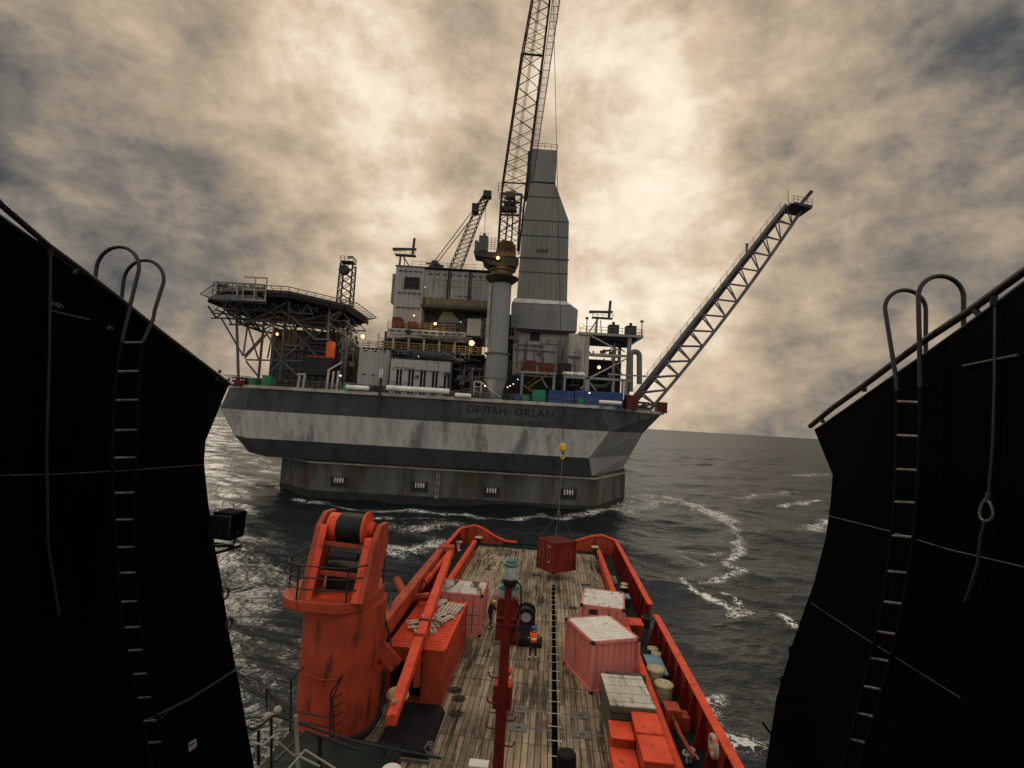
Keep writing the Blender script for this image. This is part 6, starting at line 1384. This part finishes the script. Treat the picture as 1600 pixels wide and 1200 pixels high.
# ------------------------------------------------------------------ black funnels either side of the camera
def funnel(side):
    U = -4.9 if side < 0 else 3.5
    s = side
    if side < 0:
        edge = [(357, 603), (321, 690), (319, 725), (326, 790), (335, 850), (345, 900), (358, 990), (372, 1060), (397, 1200)]
        topl = [(-60, 290), (0, 336), (60, 378), (150, 443), (250, 518), (320, 575)]
        lab = 'black ship funnel on the left, with a ladder and a boxy floodlight at its edge'
    else:
        edge = [(1272, 671), (1301, 742), (1297, 790), (1290, 840), (1272, 910), (1240, 1000), (1213, 1090), (1196, 1200)]
        topl = [(1660, 402), (1600, 440), (1550, 478), (1450, 549), (1350, 618), (1300, 652)]
        lab = 'black ship funnel on the right, with a ladder and a hanging rope eye'
    t = T('ship_funnel', lab, 'funnel', (U, 4, 9.0), SHIP)
    P = [SU(*p, U) for p in topl + edge]
    first = P[0]
    poly = [np.array([U, -2.5, first[2] + .8])] + P + [np.array([U, P[-1][1] + .5, 8.0]), np.array([U, -2.5, 8.0])]
    t.part('casing', MB().prism(poly, (s * 2.6, 0, 0)), 'black')
    inn = U - s * 0.0
    o_ = -s                    # direction towards the camera side
    pt = lambda px, py, d=.0: SU(px, py, U + o_ * d)
    def sm(pix, d, r, n=6): return MB().path([pt(px, py, d) for px, py in pix], r, n)
    if side < 0:
        t.part('rim_rail', sm([(-20, 298), (0, 318), (75, 383), (120, 416), (190, 470), (250, 518), (300, 556), (345, 590), (358, 600)], .02, .030, 10), 'blacksteel', smooth=True)
        for px, py, qx, qy in ((79, 388, 78, 400), (122, 418, 114, 428), (280, 540, 281, 550), (340, 588, 338, 595)): t.part('rail_post', MB().tube(pt(px, py, .02), pt(qx, qy, .01), .026), 'blacksteel')
        t.part('edge_bead', sm([(-20, 322), (0, 337), (75, 390), (150, 444), (250, 519), (356, 604)], .006, .012), 'seam')
        t.part('weld_seam', sm([(0, 743), (90, 741), (200, 735), (320, 726)], .005, .006), 'seam')
        t.part('weld_seam', sm([(372, 1044), (330, 1070), (280, 1100), (240, 1130)], .004, .005), 'seam')
        t.part('conduit', sm([(79, 400), (77, 560), (73, 700), (75, 850), (92, 960)], .03, .012), 'blacksteel'); t.part('conduit_bracket', MB().tube(pt(76, 485, .02), pt(140, 500, .02), .012), 'seam')
        t.part('handrail', sm([(376, 1042), (350, 1058), (300, 1090), (230, 1125)], .12, .018), 'blacksteel')
        Lx = [(190, 535), (181, 580), (177, 640), (175, 715), (176, 790), (181, 855), (186, 940), (196, 1010), (209, 1070), (224, 1140), (240, 1215)]
        Rx = [(222, 535), (217, 580), (215, 640), (212, 715), (209, 790), (210, 855), (215, 940), (222, 1010), (232, 1070), (246, 1130), (262, 1200)]
        rungs = [535, 580, 625, 672, 715, 770, 812, 855, 895, 940, 980, 1016, 1053, 1090, 1126, 1160]
    else:
        t.part('rim_rail', sm([(1640, 398), (1600, 424), (1553, 458), (1520, 482), (1440, 535), (1390, 572), (1350, 602), (1300, 638), (1266, 666)], .02, .033, 10), 'blacksteel', smooth=True)
        for px, py, qx, qy in ((1553, 460, 1553, 478), (1523, 484, 1532, 494), (1350, 604, 1351, 612), (1283, 652, 1286, 660)): t.part('rail_post', MB().tube(pt(px, py, .02), pt(qx, qy, .01), .026), 'blacksteel')
        t.part('edge_bead', sm([(1640, 414), (1600, 441), (1550, 479), (1450, 550), (1350, 619), (1274, 672)], .006, .012), 'seam')
        t.part('weld_seam', sm([(1295, 806), (1390, 830), (1480, 858), (1600, 886)], .005, .006), 'seam')
        t.part('weld_seam', sm([(1267, 942), (1340, 990), (1420, 1040), (1500, 1090)], .004, .004), 'seam')
        t.part('conduit', sm([(1555, 480), (1554, 600), (1551, 700), (1544, 780)], .03, .010), 'blacksteel'); t.part('conduit_bracket', MB().tube(pt(1505, 572, .02), pt(1590, 555, .02), .012), 'seam')
        t.part('handrail', sm([(1192, 1130), (1215, 1160), (1240, 1200)], .12, .018), 'black')
        Lx = [(1402, 610), (1402, 680), (1400, 760), (1393, 850), (1381, 940), (1366, 1010), (1346, 1090), (1326, 1170), (1315, 1210)]
        Rx = [(1438, 605), (1438, 680), (1435, 760), (1427, 850), (1413, 940), (1398, 1010), (1376, 1090), (1352, 1170), (1340, 1210)]
        rungs = [628, 681, 734, 785, 838, 894, 942, 989, 1031, 1075, 1117, 1158]
    Y1 = [p[1] for p in Lx]; ld = t.part('ladder', sm(Lx, .13, .019).add(*(lambda m_: (m_.v, m_.f))(sm(Rx, .13, .019))), 'stile')
    for y in rungs:
        rm = MB()
        xa, xb = np.interp(y, Y1, [p[0] for p in Lx]), np.interp(y, [p[1] for p in Rx], [p[0] for p in Rx])
        sl_ = (xb - xa) * ((-.02) if side < 0 else .05) * (1 + max(0, (y - 800) / 90)); rm.tube(pt(xa, y - (sl_ if side > 0 else -abs(sl_) * 1) * .5, .13), pt(xb, y + (sl_ if side > 0 else -abs(sl_) * 1) * .5, .13), .014, n=6)
        t.part('rung', rm, 'rung', ld)
    if side < 0:
        for (px_, py_, n_) in ((82, 476, 3), (94, 479, 2), (172, 513, 2)): t.part('grey_fleck', MB().path([pt(px_ - 5 + 4 * k_, py_ + (-1) ** k_ * 2, .004) for k_ in range(n_ + 1)], .022, 6), 'dgrey')  # small grey marks on the casing face
    bk_ = MB()
    for X_ in (Lx, Rx):
        for k in (0, 2, 4, 6): bk_.tube(pt(*X_[k], .13), pt(*X_[k], 0), .018, n=5)
    t.part('ladder_bracket', bk_, 'blacksteel', ld)
    # hoops over the edge at the ladder head: one for each stile, arching outboard over the rim
    for i, X_ in enumerate((Lx, Rx)):
        a = pt(*((239, 500) if (side < 0 and i) else X_[0]), .13); b_ = pt(X_[0][0] + (4 if side < 0 else 0), X_[0][1] - 40, .13)
        topz = SU(*((205, 380), (260, 408))[i], U + o_ * .13)[2] if side < 0 else SU(*((1388, 450), (1440, 428))[i], U + o_ * .13)[2]
        v = a[1] + ((.12, .10) if side < 0 else (.20, .03))[i]; rw = .20
        if side < 0: rw = .26
        zs = topz - rw
        pts = ([pt(*X_[0], .13)] if (side < 0 and i) else []) + [a, (a[0], a[1] * .9 + v * .1, a[2] + .12)] + [(a[0] + s * (rw - rw * math.cos(th)), v, zs + rw * math.sin(th)) for th in np.linspace(0, math.pi, 15)]
        e = pts[-1]; pts.append((e[0], v, (a[2] + .15) if side < 0 else a[2] + .10))
        t.part('grab_hoop', MB().path(pts, .021, 10), 'blacksteel', ld, smooth=True)
    return t, pt
fl_, ptL = funnel(-1)
fr_, ptR = funnel(1)
ves.part('bracket_plate', MB().box(-6, -5.8, 4, 5, 8.9, 9.0), 'black')
# floodlight on the left funnel edge
p = SU(350, 818, -4.75)
t = T('deck_floodlight', 'black boxy ribbed floodlight on a bracket at the aft edge of the left funnel', 'floodlight', tuple(p), SHIP)
q = p + np.array([.02, 0, 0])
t.part('housing', MB().prism([(q[0] - .14, q[1] - .16, q[2] - .19), (q[0] + .19, q[1] - .16, q[2] - .21), (q[0] + .19, q[1] - .13, q[2] + .17), (q[0] - .12, q[1] - .13, q[2] + .19)], (0, .36, 0)), 'black', bevel=.02)
rb2 = MB()
for i in range(7): rb2.box(q[0] - .12 + i * .047, q[0] - .105 + i * .047, q[1] - .19, q[1] - .13, q[2] - .15, q[2] + .15)
t.part('cooling_rib', rb2, 'blacksteel'); t.part('bracket', MB().path([(q[0] - .18, q[1], q[2] - .05), (q[0] - .16, q[1], q[2] - .29), (q[0] + .15, q[1], q[2] - .31), (q[0] + .21, q[1], q[2] - .1)], .018, 6).beam((q[0] - .5, q[1] - .1, q[2] - .34), (q[0] + .12, q[1], q[2] - .31), .05, .04).tube((q[0] - .3, q[1], q[2] - .5), (q[0] + .28, q[1], q[2] - .30), .025), 'blacksteel')
# rope with an eye on the right funnel
t = T('hanging_rope', 'dark rope with a pale spliced eye hanging on the face of the right funnel', 'rope', tuple(ptR(1541, 800, .06)), SHIP)
t.part('rope', MB().path([ptR(1546, 770, .05), ptR(1542, 785, .06)], .02, 6).path([ptR(1540, 812, .06), ptR(1532, 840, .06), ptR(1528, 880, .05), ptR(1514, 925, .05), ptR(1508, 940, .04)], .012, 6), 'blacksteel')
eye = [ptR(1541 + 9 * math.sin(a) * (1.1 - .4 * math.cos(a)), 797 - 17 * math.cos(a), .06) for a in np.linspace(0, 2 * math.pi, 20)[:-1]]
t.part('eye', MB().path(eye, .010, 6, True), 'steel', smooth=True)
p = ptL(300, 1163, .01); a_, b_, c_, d_ = (ptL(x, y, .012) for x, y in ((294, 1161), (306, 1154), (307, 1166), (295, 1175)))
t = T('small_placard', 'small pale placard with a dark dash on the lower part of the left funnel', 'placard', tuple(p), SHIP)
t.part('plate', MB().prism([a_, b_, c_, d_], (.006, 0, 0)), 'rim'); t.part('mark', MB().beam(ptL(297, 1165, .022), ptL(304, 1160, .022), .006, .02), 'blacksteel')
for i, (px, py) in enumerate(((1238, 1020), (1225, 1068))):
    c = SU(px, py, 3.52); solo('lifting_eye', ['upper dark ring on the aft edge of the right funnel', 'lower dark ring on the aft edge of the right funnel'][i], 'ring', MB().path([(c[0], c[1] + .09 * math.cos(a), c[2] + .09 * math.sin(a)) for a in np.linspace(0, 6.283, 16)[:-1]], .018, 6, True), 'blacksteel', tuple(c), SHIP)
for i, (px, py) in enumerate(((352, 928), (358, 974))):
    c = SU(px, py, -4.88); solo('lifting_eye', ['upper dark ring on the aft edge of the left funnel', 'lower dark ring on the aft edge of the left funnel'][i], 'ring', MB().path([(c[0], c[1] + .08 * math.cos(a), c[2] + .08 * math.sin(a)) for a in np.linspace(0, 6.283, 16)[:-1]], .018, 6, True), 'blacksteel', tuple(c), SHIP)

# ================================================================== PEOPLE
def person(label, pos, rz, joints, hat, vest):
    t = bpy.data.objects.new('person', None); C.objects.link(t); setmat(t, SHIP, pos, rz); tag(t, label, 'person')
    names = list(joints); J = {k: v for k, v in joints.items()}
    edges = [('pelvis', 'waist'), ('waist', 'chest'), ('chest', 'neck'), ('neck', 'head'), ('head', 'crown'), ('head', 'nose')]
    for s in 'lr': edges += [('chest', s + 'sho'), (s + 'sho', s + 'elb'), (s + 'elb', s + 'wri'), (s + 'wri', s + 'palm'), ('pelvis', s + 'hip'), (s + 'hip', s + 'knee'), (s + 'knee', s + 'ank'), (s + 'ank', s + 'toe')]
    rad = dict(pelvis=.15, waist=.135, chest=.165, neck=.062, head=.088, crown=.08, nose=.016, sho=.075, elb=.052, wri=.036, palm=.04, hip=.10, knee=.066, ank=.05, toe=.042)
    V = {k: Vector(v) for k, v in J.items()}
    for s in 'lr':
        w_, p_ = V[s + 'wri'], V[s + 'palm']; d = (p_ - w_).normalized(); side = d.cross(Vector((0, 0, 1)));
        side = side.normalized() if side.length > .1 else Vector((1, 0, 0)); curl = side.cross(d).normalized() * -.6
        for i, (o, ln) in enumerate(((-.034, .07), (-.012, .085), (.011, .08), (.033, .062))):
            k = '%sf%d' % (s, i); V[k + 'a'] = p_ + side * o + d * .035; V[k + 'b'] = V[k + 'a'] + (d + curl * .6).normalized() * ln * .55; V[k + 'c'] = V[k + 'b'] + (d * .5 + curl).normalized() * ln * .5
            edges += [(s + 'palm', k + 'a'), (k + 'a', k + 'b'), (k + 'b', k + 'c')]
        k = s + 'th'; V[k + 'a'] = w_ + d * .04 + side * -.045; V[k + 'b'] = V[k + 'a'] + (d - side * .5).normalized() * .05
        edges += [(s + 'wri', k + 'a'), (k + 'a', k + 'b')]
    names = list(V); idx = {k: i for i, k in enumerate(names)}
    me = bpy.data.meshes.new('b'); me.from_pydata([V[k] for k in names], [(idx[a], idx[b]) for a, b in edges], [])
    ob = bpy.data.objects.new('b', me); C.objects.link(ob)
    ob.modifiers.new('skin', 'SKIN'); sb = ob.modifiers.new('sub', 'SUBSURF'); sb.levels = 2; sb.render_levels = 2
    for k in names:
        key = k if k in rad else k[1:]
        r = rad.get(key, .0095)
        sv = me.skin_vertices[0].data[idx[k]]; sv.radius = (r, r * (.78 if key in ('chest', 'waist', 'pelvis') else 1)); sv.use_root = (k == 'pelvis')
    bpy.context.view_layer.update()
    dg = bpy.context.evaluated_depsgraph_get(); m2 = bpy.data.meshes.new_from_object(ob.evaluated_get(dg)); bpy.data.objects.remove(ob)
    m2.name = 'body'; m2.materials.clear()
    for q in ('navy', 'skin', 'reflect', 'rubber'): m2.materials.append(M[q])
    headz = V['neck'].z + .02
    for f in m2.polygons:
        c = f.center; mi = 0
        if c.z > headz: mi = 1
        elif min((c - V['lpalm']).length, (c - V['rpalm']).length) < .13 and min((c - V['lwri']).length, (c - V['rwri']).length) > .02 and min((c - V['lelb']).length, (c - V['relb']).length) > .22: mi = 1
        elif c.z < .13: mi = 3
        elif .16 < c.z < .24: mi = 2
        f.material_index = mi; f.use_smooth = True
    body = bpy.data.objects.new('body', m2); C.objects.link(body); body.parent = t
    def part(name, mb, mt, parent=None, **kw): o = mkobj(name, mb, mt, **kw); o.parent = parent or t; return o
    h = V['head']; f = (V['nose'] - h).normalized()
    part('helmet', MB().lathe(h + Vector((0, 0, .05)), [(.135, -.015), (.138, 0), (.125, .05), (.10, .085), (.055, .11), (.008, .118)], 20), hat, smooth=True)
    part('helmet_brim', MB().lathe(h + Vector((0, 0, .045)) + f * .03, [(.14, 0), (.142, .008), (.12, .012)], 20), hat)
    for s in (-1, 1):
        sd2 = f.cross(Vector((0, 0, 1))).normalized(); part('eye', MB().ball(h + f * .083 + sd2 * s * .032 + Vector((0, 0, .005)), .011, 6), 'rubber')
        part('ear', MB().ball(h + sd2 * s * .088, .022, 6, 1.4), 'skin')
    part('hair', MB().lathe(h + Vector((0, 0, .0)) - f * .016, [(.088, -.03), (.094, .0), (.094, .05)], 16), 'blacksteel', smooth=True)
    part('mouth', MB().box(-.022, .022, -.006, .006, -.004, .004), 'rustred').location = h + f * .082 + Vector((0, 0, -.052))
    # clothing shells from the torso faces of the body
    def shell(name, test, off, mt):
        ids = [p for p in m2.polygons if test(p.center)]
        vm = {}; vs = []; fs = []
        for p in ids:
            r = []
            for vi in p.vertices:
                if vi not in vm: vm[vi] = len(vs); v = m2.vertices[vi]; vs.append(v.co + v.normal * off)
                r.append(vm[vi])
            fs.append(tuple(r))
        mb = MB(); mb.add(vs, fs); o = part(name, mb, mt, smooth=True); sd_ = o.modifiers.new('thick', 'SOLIDIFY'); sd_.thickness = .012; return o
    wz, cz = V['waist'].z, V['neck'].z
    if vest:
        shell('vest', lambda c: wz - .10 < c.z < cz - .03 and abs(c.x) < .20 and abs(c.y - V['chest'].y) < .22, .016, 'vest')
        shell('vest_band', lambda c: wz + .02 < c.z < wz + .08 and abs(c.x) < .20 and abs(c.y - V['chest'].y) < .22, .026, 'reflect')
        shell('sleeve_band', lambda c: min((c - V['lelb']).length, (c - V['relb']).length) < .07, .008, 'reflect')
    else: shell('jacket', lambda c: wz - .12 < c.z < cz - .03 and abs(c.x) < .2 and abs(c.y - V['chest'].y) < .2, .015, 'navy')
    return t
st1 = dict(pelvis=(0, 0, .95), waist=(0, -.01, 1.10), chest=(0, .0, 1.34), neck=(0, .04, 1.52), head=(0, .075, 1.63), crown=(0, .07, 1.70), nose=(0, .175, 1.61),
           lsho=(-.19, .0, 1.42), lelb=(-.27, .10, 1.17), lwri=(-.13, .30, 1.12), lpalm=(-.08, .36, 1.14), rsho=(.19, .0, 1.42), relb=(.27, .10, 1.17), rwri=(.13, .30, 1.12), rpalm=(.08, .36, 1.14),
           lhip=(-.10, 0, .88), lknee=(-.14, .05, .48), lank=(-.17, 0, .09), ltoe=(-.20, .15, .045), rhip=(.10, 0, .88), rknee=(.14, .04, .48), rank=(.17, .0, .09), rtoe=(.20, .15, .045))
p = S(832, 1032, DZ + .03)
person('person seen from behind in orange vest and blue helmet, standing mid deck by the strip', (p[0], p[1], DZ + .03), R(8), st1, 'bluehat', True)
st2 = dict(st1); st2.update(chest=(0, .06, 1.33), neck=(0, .13, 1.50), head=(0, .19, 1.59), crown=(0, .20, 1.66), nose=(0, .28, 1.56), lsho=(-.18, .07, 1.41), rsho=(.18, .07, 1.41), lelb=(-.22, .22, 1.2), relb=(.22, .25, 1.22), lwri=(-.10, .46, 1.18), rwri=(.12, .48, 1.22), lpalm=(-.06, .53, 1.20), rpalm=(.08, .55, 1.24),
                           lknee=(-.12, .12, .49), lank=(-.12, .10, .09), ltoe=(-.13, .25, .045), rknee=(.12, -.02, .48), rank=(.13, -.16, .09), rtoe=(.14, -.01, .045))
p = S(765, 983, DZ + .03)
person('person in dark clothes and yellow helmet holding the guide rope beside the black stained container', (p[0], p[1], DZ + .03), R(-55), st2, 'yellowhat', False)
